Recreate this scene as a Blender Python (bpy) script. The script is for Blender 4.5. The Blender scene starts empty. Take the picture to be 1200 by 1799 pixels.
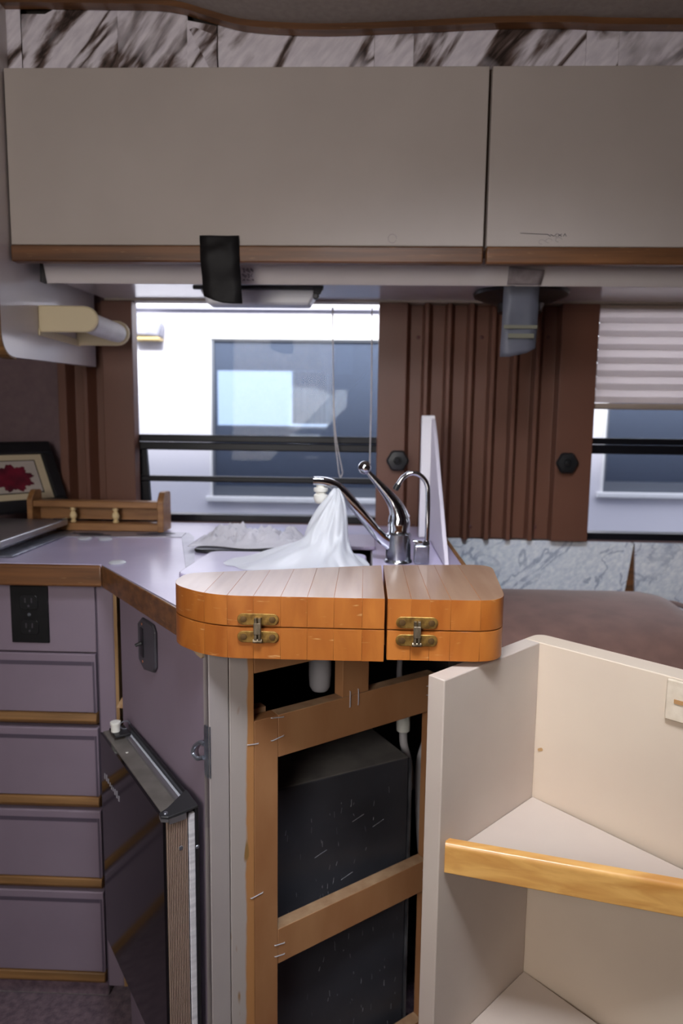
import bpy, bmesh, math, random
from mathutils import Vector, Matrix, noise
random.seed(7)
SC = bpy.context.scene
COL = SC.collection

# ------------------------------------------------------------------ camera
F_PX, PITCH, ROLL, YAW = 1214.0, math.radians(7.18), math.radians(0.727), math.radians(-1.867)
CAM = Vector((0, 0, 1.158))
_fw = Vector((math.sin(YAW)*math.cos(PITCH), math.cos(YAW)*math.cos(PITCH), -math.sin(PITCH)))
_r0 = Vector((math.cos(YAW), -math.sin(YAW), 0)); _u0 = _r0.cross(_fw)
RI = math.cos(ROLL)*_r0 + math.sin(ROLL)*_u0
UP = math.cos(ROLL)*_u0 - math.sin(ROLL)*_r0
cam = bpy.data.cameras.new('camera'); camo = bpy.data.objects.new('camera', cam); COL.objects.link(camo)
cam.sensor_fit = 'HORIZONTAL'; cam.sensor_width = 24.0; cam.lens = 24.0*F_PX/1200.0
cam.clip_start = 0.02
cam.dof.use_dof = True; cam.dof.focus_distance = 0.88; cam.dof.aperture_fstop = 4.5
M4 = Matrix((RI, UP, -_fw)).transposed().to_4x4(); M4.translation = CAM
camo.matrix_world = M4
SC.camera = camo

# ------------------------------------------------------------------ sky, lights, exposure
SC.view_settings.view_transform = 'Standard'; SC.view_settings.look = 'None'
SC.view_settings.exposure = 0.0; SC.view_settings.gamma = 1.0; SC.view_settings.use_curve_mapping = False
wd = bpy.data.worlds.new('sky'); SC.world = wd; wd.use_nodes = True
bg = wd.node_tree.nodes['Background']
bg.inputs[0].default_value = (0.86, 0.88, 1.0, 1); bg.inputs[1].default_value = 3.2

def area(name, loc, aim, sx, sy, watts, col, spread=180):
    l = bpy.data.lights.new(name, 'AREA'); l.shape = 'RECTANGLE'; l.size = sx; l.size_y = sy
    l.energy = watts; l.color = col; l.spread = math.radians(spread)
    o = bpy.data.objects.new(name, l); COL.objects.link(o); o.location = loc
    o.rotation_euler = (Vector(aim)-Vector(loc)).to_track_quat('-Z', 'Y').to_euler()
    return o
# hazy sun from behind the coach: it clears the roof and falls on the trailer next door
sl = bpy.data.lights.new('hazy_sun', 'SUN'); sl.energy = 15.0; sl.angle = math.radians(22); sl.color = (1.0, 0.97, 0.94)
so_ = bpy.data.objects.new('hazy_sun', sl); COL.objects.link(so_); so_.location = (0, -3, 6)
so_.rotation_euler = Vector((0.06, 0.84, -0.55)).to_track_quat('-Z', 'Y').to_euler()
# warm lamp standing in for entry-door daylight, before the closed wall behind the camera (a coach is only 2.4 m wide)
area('door_daylight_lamp', (-0.50, -0.545, 1.30), (-0.12, 0.9, 0.95), 0.6, 0.75, 12.5, (1.0, 0.945, 0.90), 150)
# added cool lamp under the closed ceiling, standing in for light from above
area('overhead_fill_lamp', (0.05, 0.40, 1.87), (0.22, 1.15, 0.80), 0.40, 0.40, 7.5, (0.86, 0.91, 1.0), 84)

# ------------------------------------------------------------------ materials
def lin(c):
    return tuple(((v/255)/12.92 if v/255 <= .04045 else (((v/255)+.055)/1.055)**2.4) for v in c)
MATS = {}
def mat(name, c1, rough=.5, c2=None, scale=(8, 8, 8), detail=4, metal=0.0, bump=0.0, bscale=None, lo=.35, hi=.65,
        coat=0.0, sheen=0.0, spec=.5, distort=0.0, alpha=1.0, rand=False, trans=0.0, scuff=None):
    if name in MATS: return MATS[name]
    m = bpy.data.materials.new(name); m.use_nodes = True; nt = m.node_tree; n = nt.nodes; L = nt.links
    b = n['Principled BSDF']
    b.inputs['Roughness'].default_value = rough; b.inputs['Metallic'].default_value = metal
    b.inputs['Specular IOR Level'].default_value = spec
    b.inputs['Coat Weight'].default_value = coat; b.inputs['Coat Roughness'].default_value = .12
    b.inputs['Sheen Weight'].default_value = sheen
    b.inputs['Alpha'].default_value = alpha
    b.inputs['Transmission Weight'].default_value = trans
    a = lin(c1)+(1,)
    b.inputs['Base Color'].default_value = a
    if c2 is not None or bump:
        tc = n.new('ShaderNodeTexCoord'); mp = n.new('ShaderNodeMapping')
        L.new(tc.outputs['Object'], mp.inputs['Vector'])
        mp.inputs['Scale'].default_value = scale
        if rand:
            oi = n.new('ShaderNodeObjectInfo'); mu = n.new('ShaderNodeVectorMath'); mu.operation = 'SCALE'
            cx = n.new('ShaderNodeCombineXYZ')
            for i in range(3): L.new(oi.outputs['Random'], cx.inputs[i])
            mu.inputs['Scale'].default_value = 37.0
            L.new(cx.outputs[0], mu.inputs[0]); L.new(mu.outputs[0], mp.inputs['Location'])
        tx = n.new('ShaderNodeTexNoise'); tx.inputs['Scale'].default_value = 1.0
        tx.inputs['Detail'].default_value = detail; tx.inputs['Distortion'].default_value = distort
        L.new(mp.outputs[0], tx.inputs['Vector'])
        if c2 is not None:
            cr = n.new('ShaderNodeValToRGB')
            cr.color_ramp.elements[0].position = lo; cr.color_ramp.elements[1].position = hi
            cr.color_ramp.elements[0].color = a; cr.color_ramp.elements[1].color = lin(c2)+(1,)
            L.new(tx.outputs['Fac'], cr.inputs[0]); L.new(cr.outputs[0], b.inputs['Base Color'])
        if bump:
            t2 = tx
            if bscale:
                t2 = n.new('ShaderNodeTexNoise'); t2.inputs['Scale'].default_value = bscale; t2.inputs['Detail'].default_value = 3
                L.new(tc.outputs['Object'], t2.inputs['Vector'])
            bp = n.new('ShaderNodeBump'); bp.inputs['Strength'].default_value = bump; bp.inputs['Distance'].default_value = .002
            L.new(t2.outputs['Fac'], bp.inputs['Height']); L.new(bp.outputs[0], b.inputs['Normal'])
    if scuff is not None:
        m3 = n.new('ShaderNodeMapping'); m3.inputs['Scale'].default_value = (34, 34, 190); m3.inputs['Rotation'].default_value = (0, .12, 0)
        L.new(tc.outputs['Object'], m3.inputs['Vector'])
        if rand: L.new(mu.outputs[0], m3.inputs['Location'])
        t3 = n.new('ShaderNodeTexNoise'); t3.inputs['Scale'].default_value = 1; t3.inputs['Detail'].default_value = 2; L.new(m3.outputs[0], t3.inputs['Vector'])
        r3 = n.new('ShaderNodeValToRGB'); r3.color_ramp.elements[0].position = .66; r3.color_ramp.elements[1].position = .76
        r3.color_ramp.elements[1].color = (.75, .75, .75, 1); L.new(t3.outputs['Fac'], r3.inputs[0])
        x3 = n.new('ShaderNodeMix'); x3.data_type = 'RGBA'; L.new(r3.outputs[0], x3.inputs['Factor']); L.new(cr.outputs[0], x3.inputs['A'])
        x3.inputs['B'].default_value = lin(scuff)+(1,); L.new(x3.outputs['Result'], b.inputs['Base Color'])
    MATS[name] = m
    return m

def marble(name, base, vein, rot, scale, width, dark, cloud=None):
    m = bpy.data.materials.new(name); m.use_nodes = True; nt = m.node_tree; n = nt.nodes; L = nt.links
    b = n['Principled BSDF']; b.inputs['Roughness'].default_value = .35
    tc = n.new('ShaderNodeTexCoord'); oi = n.new('ShaderNodeObjectInfo')
    cx = n.new('ShaderNodeCombineXYZ'); L.new(oi.outputs['Random'], cx.inputs[0]); L.new(oi.outputs['Random'], cx.inputs[2])
    sc = n.new('ShaderNodeVectorMath'); sc.operation = 'SCALE'; sc.inputs['Scale'].default_value = 23.0
    L.new(cx.outputs[0], sc.inputs[0])
    ad = n.new('ShaderNodeVectorMath'); L.new(tc.outputs['Object'], ad.inputs[0]); L.new(sc.outputs[0], ad.inputs[1])
    mr = n.new('ShaderNodeMapping'); mr.inputs['Rotation'].default_value = (0, rot, 0); L.new(ad.outputs[0], mr.inputs['Vector'])
    mp = n.new('ShaderNodeMapping'); mp.inputs['Scale'].default_value = scale; L.new(mr.outputs[0], mp.inputs['Vector'])
    tx = n.new('ShaderNodeTexNoise'); tx.inputs['Scale'].default_value = 1; tx.inputs['Detail'].default_value = 7
    tx.inputs['Roughness'].default_value = .52; tx.inputs['Distortion'].default_value = .7
    L.new(mp.outputs[0], tx.inputs['Vector'])
    su = n.new('ShaderNodeMath'); su.operation = 'SUBTRACT'; su.inputs[1].default_value = .5; L.new(tx.outputs['Fac'], su.inputs[0])
    ab = n.new('ShaderNodeMath'); ab.operation = 'ABSOLUTE'; L.new(su.outputs[0], ab.inputs[0])
    cr = n.new('ShaderNodeValToRGB'); e = cr.color_ramp.elements
    e[0].position = 0; e[0].color = lin(dark)+(1,); e[1].position = width*3; e[1].color = (1, 1, 1, 1)
    k = e.new(width); k.color = lin(vein)+(1,)
    L.new(ab.outputs[0], cr.inputs[0])
    t2 = n.new('ShaderNodeTexNoise'); t2.inputs['Scale'].default_value = 6; t2.inputs['Detail'].default_value = 3
    L.new(mr.outputs[0], t2.inputs['Vector'])
    c2 = n.new('ShaderNodeValToRGB'); c2.color_ramp.elements[0].position = .36; c2.color_ramp.elements[1].position = .50
    c2.color_ramp.elements[0].color = (1, 1, 1, 1); c2.color_ramp.elements[1].color = (0, 0, 0, 1)
    L.new(t2.outputs['Fac'], c2.inputs[0])
    mx = n.new('ShaderNodeMix'); mx.data_type = 'RGBA'; mx.blend_type = 'MIX'
    L.new(c2.outputs[0], mx.inputs['Factor']); L.new(cr.outputs[0], mx.inputs['A']); mx.inputs['B'].default_value = (1, 1, 1, 1)
    t3 = n.new('ShaderNodeTexNoise'); t3.inputs['Scale'].default_value = 14; t3.inputs['Detail'].default_value = 5
    L.new(mp.outputs[0], t3.inputs['Vector'])
    c3 = n.new('ShaderNodeValToRGB'); c3.color_ramp.elements[0].position = .3; c3.color_ramp.elements[1].position = .7
    c3.color_ramp.elements[0].color = lin(cloud or base)+(1,); c3.color_ramp.elements[1].color = lin(base)+(1,)
    L.new(t3.outputs['Fac'], c3.inputs[0])
    ml = n.new('ShaderNodeMix'); ml.data_type = 'RGBA'; ml.blend_type = 'MULTIPLY'; ml.inputs['Factor'].default_value = 1
    L.new(c3.outputs[0], ml.inputs['A']); L.new(mx.outputs['Result'], ml.inputs['B'])
    L.new(ml.outputs['Result'], b.inputs['Base Color'])
    return m

def glass(name, tint, gloss, screen=0.0):
    m = bpy.data.materials.new(name); m.use_nodes = True; nt = m.node_tree; n = nt.nodes; L = nt.links
    n.remove(n['Principled BSDF']); out = n['Material Output']
    t = n.new('ShaderNodeBsdfTransparent'); t.inputs[0].default_value = tint+(1,)
    g = n.new('ShaderNodeBsdfGlossy'); g.inputs['Roughness'].default_value = .02
    f = n.new('ShaderNodeFresnel'); f.inputs['IOR'].default_value = gloss
    x = n.new('ShaderNodeMixShader'); L.new(f.outputs[0], x.inputs[0]); L.new(t.outputs[0], x.inputs[1]); L.new(g.outputs[0], x.inputs[2])
    last = x
    if screen:                                      # insect screen, with bluish haze put into the pane as a matt grey veil
        d = n.new('ShaderNodeBsdfDiffuse'); d.inputs[0].default_value = lin((132, 142, 164))+(1,)
        y = n.new('ShaderNodeMixShader'); y.inputs[0].default_value = screen
        L.new(x.outputs[0], y.inputs[1]); L.new(d.outputs[0], y.inputs[2]); last = y
    L.new(last.outputs[0], out.inputs['Surface'])
    return m

def translucent(name, col, tcol, mixf=.5, clear=0.0, rough=.4):
    m = bpy.data.materials.new(name); m.use_nodes = True; nt = m.node_tree; n = nt.nodes; L = nt.links
    b = n['Principled BSDF']; out = n['Material Output']; b.inputs['Base Color'].default_value = lin(col)+(1,); b.inputs['Roughness'].default_value = rough
    t = n.new('ShaderNodeBsdfTranslucent'); t.inputs[0].default_value = lin(tcol)+(1,)
    x = n.new('ShaderNodeMixShader'); x.inputs[0].default_value = mixf
    L.new(b.outputs[0], x.inputs[1]); L.new(t.outputs[0], x.inputs[2])
    last = x
    if clear:
        tr = n.new('ShaderNodeBsdfTransparent'); y = n.new('ShaderNodeMixShader'); y.inputs[0].default_value = clear
        L.new(x.outputs[0], y.inputs[1]); L.new(tr.outputs[0], y.inputs[2]); last = y
    L.new(last.outputs[0], out.inputs['Surface'])
    return m

def painted_wood():
    """grey paint sanded back to bare wood towards local +X of the member, with a ragged edge"""
    m = bpy.data.materials.new('worn_grey_paint'); m.use_nodes = True; nt = m.node_tree; n = nt.nodes; L = nt.links
    b = n['Principled BSDF']; b.inputs['Roughness'].default_value = .55
    tc = n.new('ShaderNodeTexCoord'); sp = n.new('ShaderNodeSeparateXYZ'); L.new(tc.outputs['UV'], sp.inputs[0])
    mp = n.new('ShaderNodeMapping'); mp.inputs['Scale'].default_value = (30, 30, 9); L.new(tc.outputs['Object'], mp.inputs['Vector'])
    tx = n.new('ShaderNodeTexNoise'); tx.inputs['Scale'].default_value = 1; tx.inputs['Detail'].default_value = 4; L.new(mp.outputs[0], tx.inputs['Vector'])
    s1 = n.new('ShaderNodeMath'); s1.operation = 'MULTIPLY_ADD'; s1.inputs[1].default_value = .5; s1.inputs[2].default_value = -.25
    L.new(tx.outputs['Fac'], s1.inputs[0])
    ad = n.new('ShaderNodeMath'); L.new(sp.outputs[0], ad.inputs[0]); L.new(s1.outputs[0], ad.inputs[1])
    cr = n.new('ShaderNodeValToRGB'); cr.color_ramp.elements[0].position = .60; cr.color_ramp.elements[1].position = .68
    cr.color_ramp.elements[0].color = lin((170, 160, 154))+(1,); cr.color_ramp.elements[1].color = lin((176, 124, 76))+(1,)
    L.new(ad.outputs[0], cr.inputs[0])
    # glue drips
    m2 = n.new('ShaderNodeMapping'); m2.inputs['Scale'].default_value = (45, 45, 16); L.new(tc.outputs['Object'], m2.inputs['Vector'])
    t2 = n.new('ShaderNodeTexNoise'); t2.inputs['Scale'].default_value = 1; t2.inputs['Detail'].default_value = 1; L.new(m2.outputs[0], t2.inputs['Vector'])
    c2 = n.new('ShaderNodeValToRGB'); c2.color_ramp.elements[0].position = .68; c2.color_ramp.elements[1].position = .73
    L.new(t2.outputs['Fac'], c2.inputs[0])
    mx = n.new('ShaderNodeMix'); mx.data_type = 'RGBA'; L.new(c2.outputs[0], mx.inputs['Factor'])
    L.new(cr.outputs[0], mx.inputs['A']); mx.inputs['B'].default_value = lin((140, 105, 60))+(1,)
    L.new(mx.outputs['Result'], b.inputs['Base Color'])
    return m

BEIGE = mat('beige_laminate', (182, 171, 164), .62, (176, 165, 158), (5, 5, 5), bump=.04, bscale=400)
WHITE_LAM = mat('white_laminate', (214, 206, 203), .22, (206, 198, 196), (4, 4, 4), coat=.3)
PURPLE = mat('mauve_laminate', (136, 121, 135), .55, (130, 115, 129), (6, 6, 6), bump=.05, bscale=500)
PURPLE_DK = mat('mauve_groove', (84, 74, 88), .5)
COUNTER = mat('pale_mauve_counter', (196, 186, 214), .30, (184, 175, 204), (9, 9, 9), coat=.25)
OAK_DK = mat('dark_oak', (122, 80, 46), .45, (88, 56, 32), (4, 60, 90), rand=True, scuff=(140, 104, 70), coat=.25, bump=.06)
OAK_PULL = mat('oak_pull', (146, 106, 62), .55, (110, 78, 42), (5, 70, 110), rand=True, bump=.08)
OAK_LT = mat('golden_oak', (224, 172, 98), .38, (196, 138, 70), (7, 40, 60), rand=True, coat=.3, bump=.05, distort=.6)
OAK_BOX = mat('honey_wood', (158, 112, 68), .45, (132, 90, 52), (8, 30, 80), rand=True, coat=.2)
BLOCK = mat('varnished_maple', (176, 106, 44), .45, (150, 82, 28), (26, 26, 9), rand=True, scuff=(206, 164, 116), coat=.1, spec=.3, lo=.3, hi=.7, distort=.8, bump=.05)
BLOCK_TOP = mat('worn_sheen_maple_top', (156, 126, 104), .3, (138, 106, 84), (60, 6, 20), rand=True, coat=.3, lo=.3, hi=.7, bump=.05)  # paler from wear, with the window's glancing sheen put into the colour
RAW = mat('raw_wood', (166, 120, 80), .65, (146, 98, 60), (14, 14, 5), rand=True, lo=.3, hi=.7, bump=.08)
RAW_DUST = mat('dusty_raw_wood', (164, 132, 100), .8, (142, 108, 78), (40, 40, 40), bump=.1)
GREYPAINT = mat('grey_taupe_paint', (166, 157, 154), .5, (158, 149, 147), (12, 12, 5), bump=.05)
WORN = painted_wood()
SHELF = mat('cream_paint', (205, 188, 168), .55, (199, 181, 162), (5, 5, 5), bump=.04, bscale=150)
SHELF_GREY = mat('taupe_paint', (194, 180, 168), .55, (186, 171, 160), (5, 5, 5), bump=.04, bscale=150)
BROWN = mat('brown_vinyl', (112, 73, 57), .42, (102, 66, 51), (3, 3, 3))
BROWN_WALL = mat('brown_wallcover', (112, 92, 94), .8, (104, 84, 88), (60, 60, 60), bump=.05)
BLACK = mat('black_plastic', (26, 26, 28), .38)
BLACKM = mat('black_matt', (18, 17, 19), .6, (24, 23, 25), (30, 30, 30), bump=.1, spec=.25)
BLACKFR = mat('black_window_frame', (18, 18, 24), .4, spec=.3)
TAPEB = mat('black_tape', (22, 20, 21), .55, (28, 26, 27), (20, 20, 60), bump=.08, spec=.2)
TAPEG = mat('grey_duct_tape', (90, 90, 100), .5, (78, 78, 87), (14, 14, 14), bump=.12, spec=.3)
TAPESTAIN = mat('tape_residue', (100, 96, 80), .6)
TAPECR = mat('crinkled_tape', (150, 140, 140), .45, (128, 118, 120), (60, 60, 60), bump=.6)
CHROME = mat('chrome', (205, 208, 214), .1, metal=1.0)
CHROME_W = mat('worn_chrome', (176, 178, 184), .24, (150, 152, 158), (40, 40, 40), metal=1.0)
ALU = mat('aluminium', (178, 178, 182), .38, metal=.9)
STEEL = mat('galvanised_steel', (168, 172, 182), .35, (130, 134, 146), (60, 60, 60), metal=.85, bump=.15)
STAPLE = mat('dull_staple_wire', (196, 196, 202), .45, metal=.3)
BRASS = mat('tarnished_brass', (176, 138, 72), .42, (120, 88, 44), (120, 120, 120), metal=.75, bump=.15)
BRASS_DK = mat('dark_brass', (104, 78, 46), .5, metal=.7)
WHITE_PL = mat('white_plastic', (224, 222, 214), .4)
CREAM_PL = mat('cream_plastic', (214, 198, 162), .45)
ROLLER = mat('pale_cardboard', (232, 228, 222), .6, (222, 218, 212), (20, 20, 20))
SOFA = mat('brown_velvet', (126, 93, 83), .9, (112, 82, 73), (20, 20, 20), sheen=.25, bump=.1, bscale=700)
CARPET = mat('plum_carpet', (118, 96, 106), .95, (84, 66, 78), (70, 70, 70), bump=1.0, bscale=260, sheen=.3)
CEIL = mat('grey_headliner', (160, 150, 142), .95, (150, 140, 133), (90, 90, 90), bump=.2, bscale=500)
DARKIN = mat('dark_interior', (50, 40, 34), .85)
TANK = mat('black_painted_steel', (44, 45, 50), .42, (56, 57, 63), (9, 9, 9), bump=.1)
DUSTK = mat('dusty_black_steel', (108, 104, 100), .75, (88, 85, 83), (18, 18, 18), bump=.1)
SCRATCH = mat('scuff_grey', (120, 120, 126), .7)
GLASSBLK = mat('black_glass', (12, 11, 13), .09, spec=.55)
BRONZE = mat('ribbed_bronze_aluminium', (172, 150, 136), .45, (162, 138, 122), (3, 3, 3), metal=.15)
GREYMET = mat('dull_grey_metal', (136, 130, 124), .42, (120, 114, 108), (30, 30, 30), metal=.5)
GASKET = mat('white_gasket', (220, 218, 222), .5, (190, 188, 194), (10, 10, 160))
ORANGE = mat('orange_cable', (206, 88, 56), .5)
HOSE = mat('grey_hose', (176, 172, 174), .4)
PLY = mat('plywood_edge', (176, 140, 96), .7, (140, 106, 68), (200, 200, 6))
TRAILER = mat('white_aluminium_siding', (226, 222, 226), .5, (222, 218, 224), (2, 2, 2))
TRAILER_TRIM = mat('white_trim', (230, 228, 226), .4)
GROUND = mat('asphalt', (78, 78, 84), .9, (66, 66, 72), (12, 12, 12))
MARBLE = marble('brown_veined_marble_paper', (240, 233, 240), (120, 104, 94), math.radians(48), (2.0, 1, 8), .017, (46, 36, 30), (214, 206, 216))
MARBLE2 = marble('grey_clouded_marble_paper', (246, 249, 254), (190, 196, 208), math.radians(40), (6, 3, 10), .006, (200, 206, 218), (214, 221, 234))
PANE = glass('window_glass', (.93, .95, .97), 1.14)
PANE_DK = glass('tinted_window_glass', (.62, .70, .78), 1.38, .22)
TISSUE = translucent('white_tissue', (232, 234, 238), (232, 234, 238), .35)
BAG = translucent('clear_bag', (250, 248, 254), (250, 248, 254), .45, .10, .16)
BLIND = translucent('pleated_blind', (214, 206, 202), (232, 226, 224), .75)
REFL_CURTAIN = translucent('blue_reflection_curtain', (96, 124, 148), (84, 120, 150), .5)
PICT = mat('picture_print', (196, 186, 176), .5, (186, 176, 166), (12, 12, 12))
PETAL = mat('crimson_print', (118, 20, 44), .5, (72, 12, 30), (30, 30, 30))
MATB = mat('cream_mat_board', (206, 190, 158), .7)
CORD = mat('white_cord', (206, 200, 196), .6)

# ------------------------------------------------------------------ mesh helpers (all in metres)
def V(*a): return Vector(a)
def bx(bm, lo, hi):
    x0, y0, z0 = lo; x1, y1, z1 = hi
    vs = [bm.verts.new(p) for p in ((x0,y0,z0),(x1,y0,z0),(x1,y1,z0),(x0,y1,z0),(x0,y0,z1),(x1,y0,z1),(x1,y1,z1),(x0,y1,z1))]
    for f in ((3,2,1,0),(4,5,6,7),(0,1,5,4),(1,2,6,5),(2,3,7,6),(3,0,4,7)): bm.faces.new([vs[i] for i in f])
def hexa(bm, b, t):
    """solid between a bottom and a top loop of equal length"""
    vb = [bm.verts.new(p) for p in b]; vt = [bm.verts.new(p) for p in t]; n = len(b)
    bm.faces.new(vb[::-1]); bm.faces.new(vt)
    for i in range(n): bm.faces.new((vb[i], vb[(i+1) % n], vt[(i+1) % n], vt[i]))
def area2(p): return sum(p[i][0]*p[(i+1) % len(p)][1]-p[(i+1) % len(p)][0]*p[i][1] for i in range(len(p)))
def prism(bm, pts, z0, z1):
    if area2(pts) < 0: pts = pts[::-1]
    hexa(bm, [(x, y, z0) for x, y in pts], [(x, y, z1) for x, y in pts])
def prism_x(bm, pts, x0, x1):                       # pts are (y, z)
    if area2(pts) < 0: pts = pts[::-1]
    hexa(bm, [(x0, y, z) for y, z in pts], [(x1, y, z) for y, z in pts])
def prism_y(bm, pts, y0, y1):                       # pts are (x, z)
    if area2(pts) > 0: pts = pts[::-1]
    hexa(bm, [(x, y0, z) for x, z in pts], [(x, y1, z) for x, z in pts])
class Fr:
    """a vertical frame: origin, unit direction s along, unit direction t outwards"""
    def __init__(s, o, d, n): s.o = Vector((o[0], o[1])); s.d = Vector(d).normalized(); s.n = Vector(n).normalized()
    def p(s, a, b, z): q = s.o+s.d*a+s.n*b; return (q.x, q.y, z)
    def box(s, bm, s0, s1, t0, t1, z0, z1):
        c = [s.p(s0,t0,0)[:2], s.p(s1,t0,0)[:2], s.p(s1,t1,0)[:2], s.p(s0,t1,0)[:2]]
        prism(bm, [tuple(q) for q in c], z0, z1)
    def prism(s, bm, pts, t0, t1):                  # pts are (s, z)
        A = [s.p(a, t0, z) for a, z in pts]; B = [s.p(a, t1, z) for a, z in pts]; hexa(bm, A, B)
def tube(bm, pts, r, seg=12, cap=True):
    pts = [Vector(p) for p in pts]; n = len(pts); rs = r if isinstance(r, (list, tuple)) else [r]*n
    rings = []; up = None
    for i, p in enumerate(pts):
        t = (pts[min(i+1, n-1)]-pts[max(i-1, 0)]).normalized()
        if up is None: up = t.orthogonal().normalized()
        up = (up-t*up.dot(t)).normalized(); w = t.cross(up)
        rings.append([bm.verts.new(p+(up*math.cos(k*2*math.pi/seg)+w*math.sin(k*2*math.pi/seg))*rs[i]) for k in range(seg)])
    for a, b in zip(rings, rings[1:]):
        for k in range(seg): bm.faces.new((a[k], a[(k+1) % seg], b[(k+1) % seg], b[k]))
    if cap: bm.faces.new(rings[0][::-1]); bm.faces.new(rings[-1])
def lathe(bm, prof, c, axis=(0,0,1), seg=20):
    c = Vector(c); ax = Vector(axis).normalized()
    tube(bm, [c+ax*h for r, h in prof], [max(r, 1e-4) for r, h in prof], seg) if all(prof[i][1] < prof[i+1][1] for i in range(len(prof)-1)) else _lathe(bm, prof, c, ax, seg)
def _lathe(bm, prof, c, ax, seg):
    u = ax.orthogonal().normalized(); w = ax.cross(u); rings = []
    for r, h in prof: rings.append([bm.verts.new(c+ax*h+(u*math.cos(k*2*math.pi/seg)+w*math.sin(k*2*math.pi/seg))*max(r, 1e-4)) for k in range(seg)])
    for a, b in zip(rings, rings[1:]):
        for k in range(seg): bm.faces.new((a[k], a[(k+1) % seg], b[(k+1) % seg], b[k]))
    bm.faces.new(rings[0][::-1]); bm.faces.new(rings[-1])
def curve(pts, n=8):
    """Catmull-Rom through points"""
    P = [Vector(p) for p in pts]; P = [P[0]*2-P[1]]+P+[P[-1]*2-P[-2]]; out = []
    for i in range(1, len(P)-2):
        a, b, c, d = P[i-1:i+3]
        for k in range(n):
            t = k/n; out.append(.5*((2*b)+(c-a)*t+(2*a-5*b+4*c-d)*t*t+(-a+3*b-3*c+d)*t**3))
    out.append(P[-2]); return out
def rounded(pts, rad, n=6):
    out = []; m = len(pts)
    for i in range(m):
        r = rad[i] if isinstance(rad, (list, tuple)) else rad
        p = Vector(pts[i]); a = Vector(pts[i-1])-p; b = Vector(pts[(i+1) % m])-p
        if r <= 0: out.append(tuple(p)); continue
        h = a.angle(b)/2; d = min(r/math.tan(h), a.length*.49, b.length*.49)
        A = p+a.normalized()*d; B = p+b.normalized()*d
        for k in range(n+1):
            t = k/n; out.append(tuple(A*(1-t)**2+p*2*t*(1-t)+B*t*t))
    return out
def clip(poly, x0, x1):
    def half(p, f, v):
        o = []
        for i in range(len(p)):
            a, b = p[i], p[(i+1) % len(p)]; da, db = f*(a[0]-v), f*(b[0]-v)
            if da >= 0: o.append(a)
            if da*db < 0: t = da/(da-db); o.append((a[0]+(b[0]-a[0])*t, a[1]+(b[1]-a[1])*t))
        return o
    return half(half(poly, 1, x0), -1, x1)

def obj(name, bm, m, parent=None, bevel=0.0, seg=2, smooth=True, ang=35):
    bmesh.ops.recalc_face_normals(bm, faces=bm.faces[:])
    me = bpy.data.meshes.new(name); bm.to_mesh(me); bm.free()
    for x in (m if isinstance(m, (list, tuple)) else [m]): me.materials.append(x)
    if smooth:
        for p in me.polygons: p.use_smooth = True
        me.set_sharp_from_angle(angle=math.radians(ang))
    lo = Vector([min(v.co[i] for v in me.vertices) for i in range(3)]); hi = Vector([max(v.co[i] for v in me.vertices) for i in range(3)])
    base = Vector(((lo.x+hi.x)/2, (lo.y+hi.y)/2, lo.z))
    me.transform(Matrix.Translation(-base))
    o = bpy.data.objects.new(name, me); COL.objects.link(o)
    off = Vector((0, 0, 0))
    q = parent
    while q is not None: off += q.location; q = q.parent
    o.location = base-off
    if parent is not None: o.parent = parent
    wn = smooth
    if bevel:
        b = o.modifiers.new('edge', 'BEVEL'); b.width = bevel; b.segments = seg; b.limit_method = 'ANGLE'; b.angle_limit = math.radians(40)
    if wn and ang < 60:
        w = o.modifiers.new('normals', 'WEIGHTED_NORMAL'); w.keep_sharp = True; w.weight = 60
    return o
def NB(): return bmesh.new()
def one(fn, *a, **k):
    bm = NB(); fn(bm, *a, **k); return bm
def boxes(*bs):
    bm = NB()
    for lo, hi in bs: bx(bm, lo, hi)
    return bm
def thing(name, label, cat, loc, group=None):
    o = bpy.data.objects.new(name, None); COL.objects.link(o); o.location = loc; o.empty_display_size = .02
    return tag(o, label, cat, group)
def tag(o, label, cat, group=None):
    o['label'] = label; o['category'] = cat
    if group: o['group'] = group
    return o
def struct(o): o['kind'] = 'structure'; return o
def lab(o, t): o['label'] = t; return o
def stuff(o): o['kind'] = 'stuff'; return o

# frames of the slanting peninsula
UD = (.605, -.796); UN = (-.796, -.605)             # along the mauve side towards the room, and outwards
FD = (.796, .605);  FN = (.605, -.796)              # along the open front to the right, and outwards
CORNER = (-.205, .886)
SIDE = Fr(CORNER, UD, UN)
FACE = Fr(CORNER, FD, FN)

# ================================================================== room shell
WY = 1.82
def wall_with_holes(name, x0, x1, z0, z1, y0, y1, holes, m):
    bm = NB(); xs = sorted({x0, x1}|{h[0] for h in holes}|{h[1] for h in holes}); zs = sorted({z0, z1}|{h[2] for h in holes}|{h[3] for h in holes})
    for i in range(len(xs)-1):
        for j in range(len(zs)-1):
            cx, cz = (xs[i]+xs[i+1])/2, (zs[j]+zs[j+1])/2
            if any(h[0] < cx < h[1] and h[2] < cz < h[3] for h in holes): continue
            bx(bm, (xs[i], y0, zs[j]), (xs[i+1], y1, zs[j+1]))
    bmesh.ops.remove_doubles(bm, verts=bm.verts[:], dist=1e-5)
    return struct(obj(name, bm, m, smooth=False))
W1 = (-.618, .052, .897, 1.476); W2 = (.552, 1.45, .866, 1.50)
wall_with_holes('wall_back', -1.45, 1.75, -.02, 2.02, WY, WY+.05, [W1, W2], BROWN_WALL)
struct(obj('wall_left', boxes(((-1.50, -.66, -.02), (-1.45, 1.87, 2.02))), BROWN_WALL, smooth=False))
struct(obj('wall_right', boxes(((1.75, -.66, -.02), (1.80, 1.87, 2.02))), BROWN_WALL, smooth=False))
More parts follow.
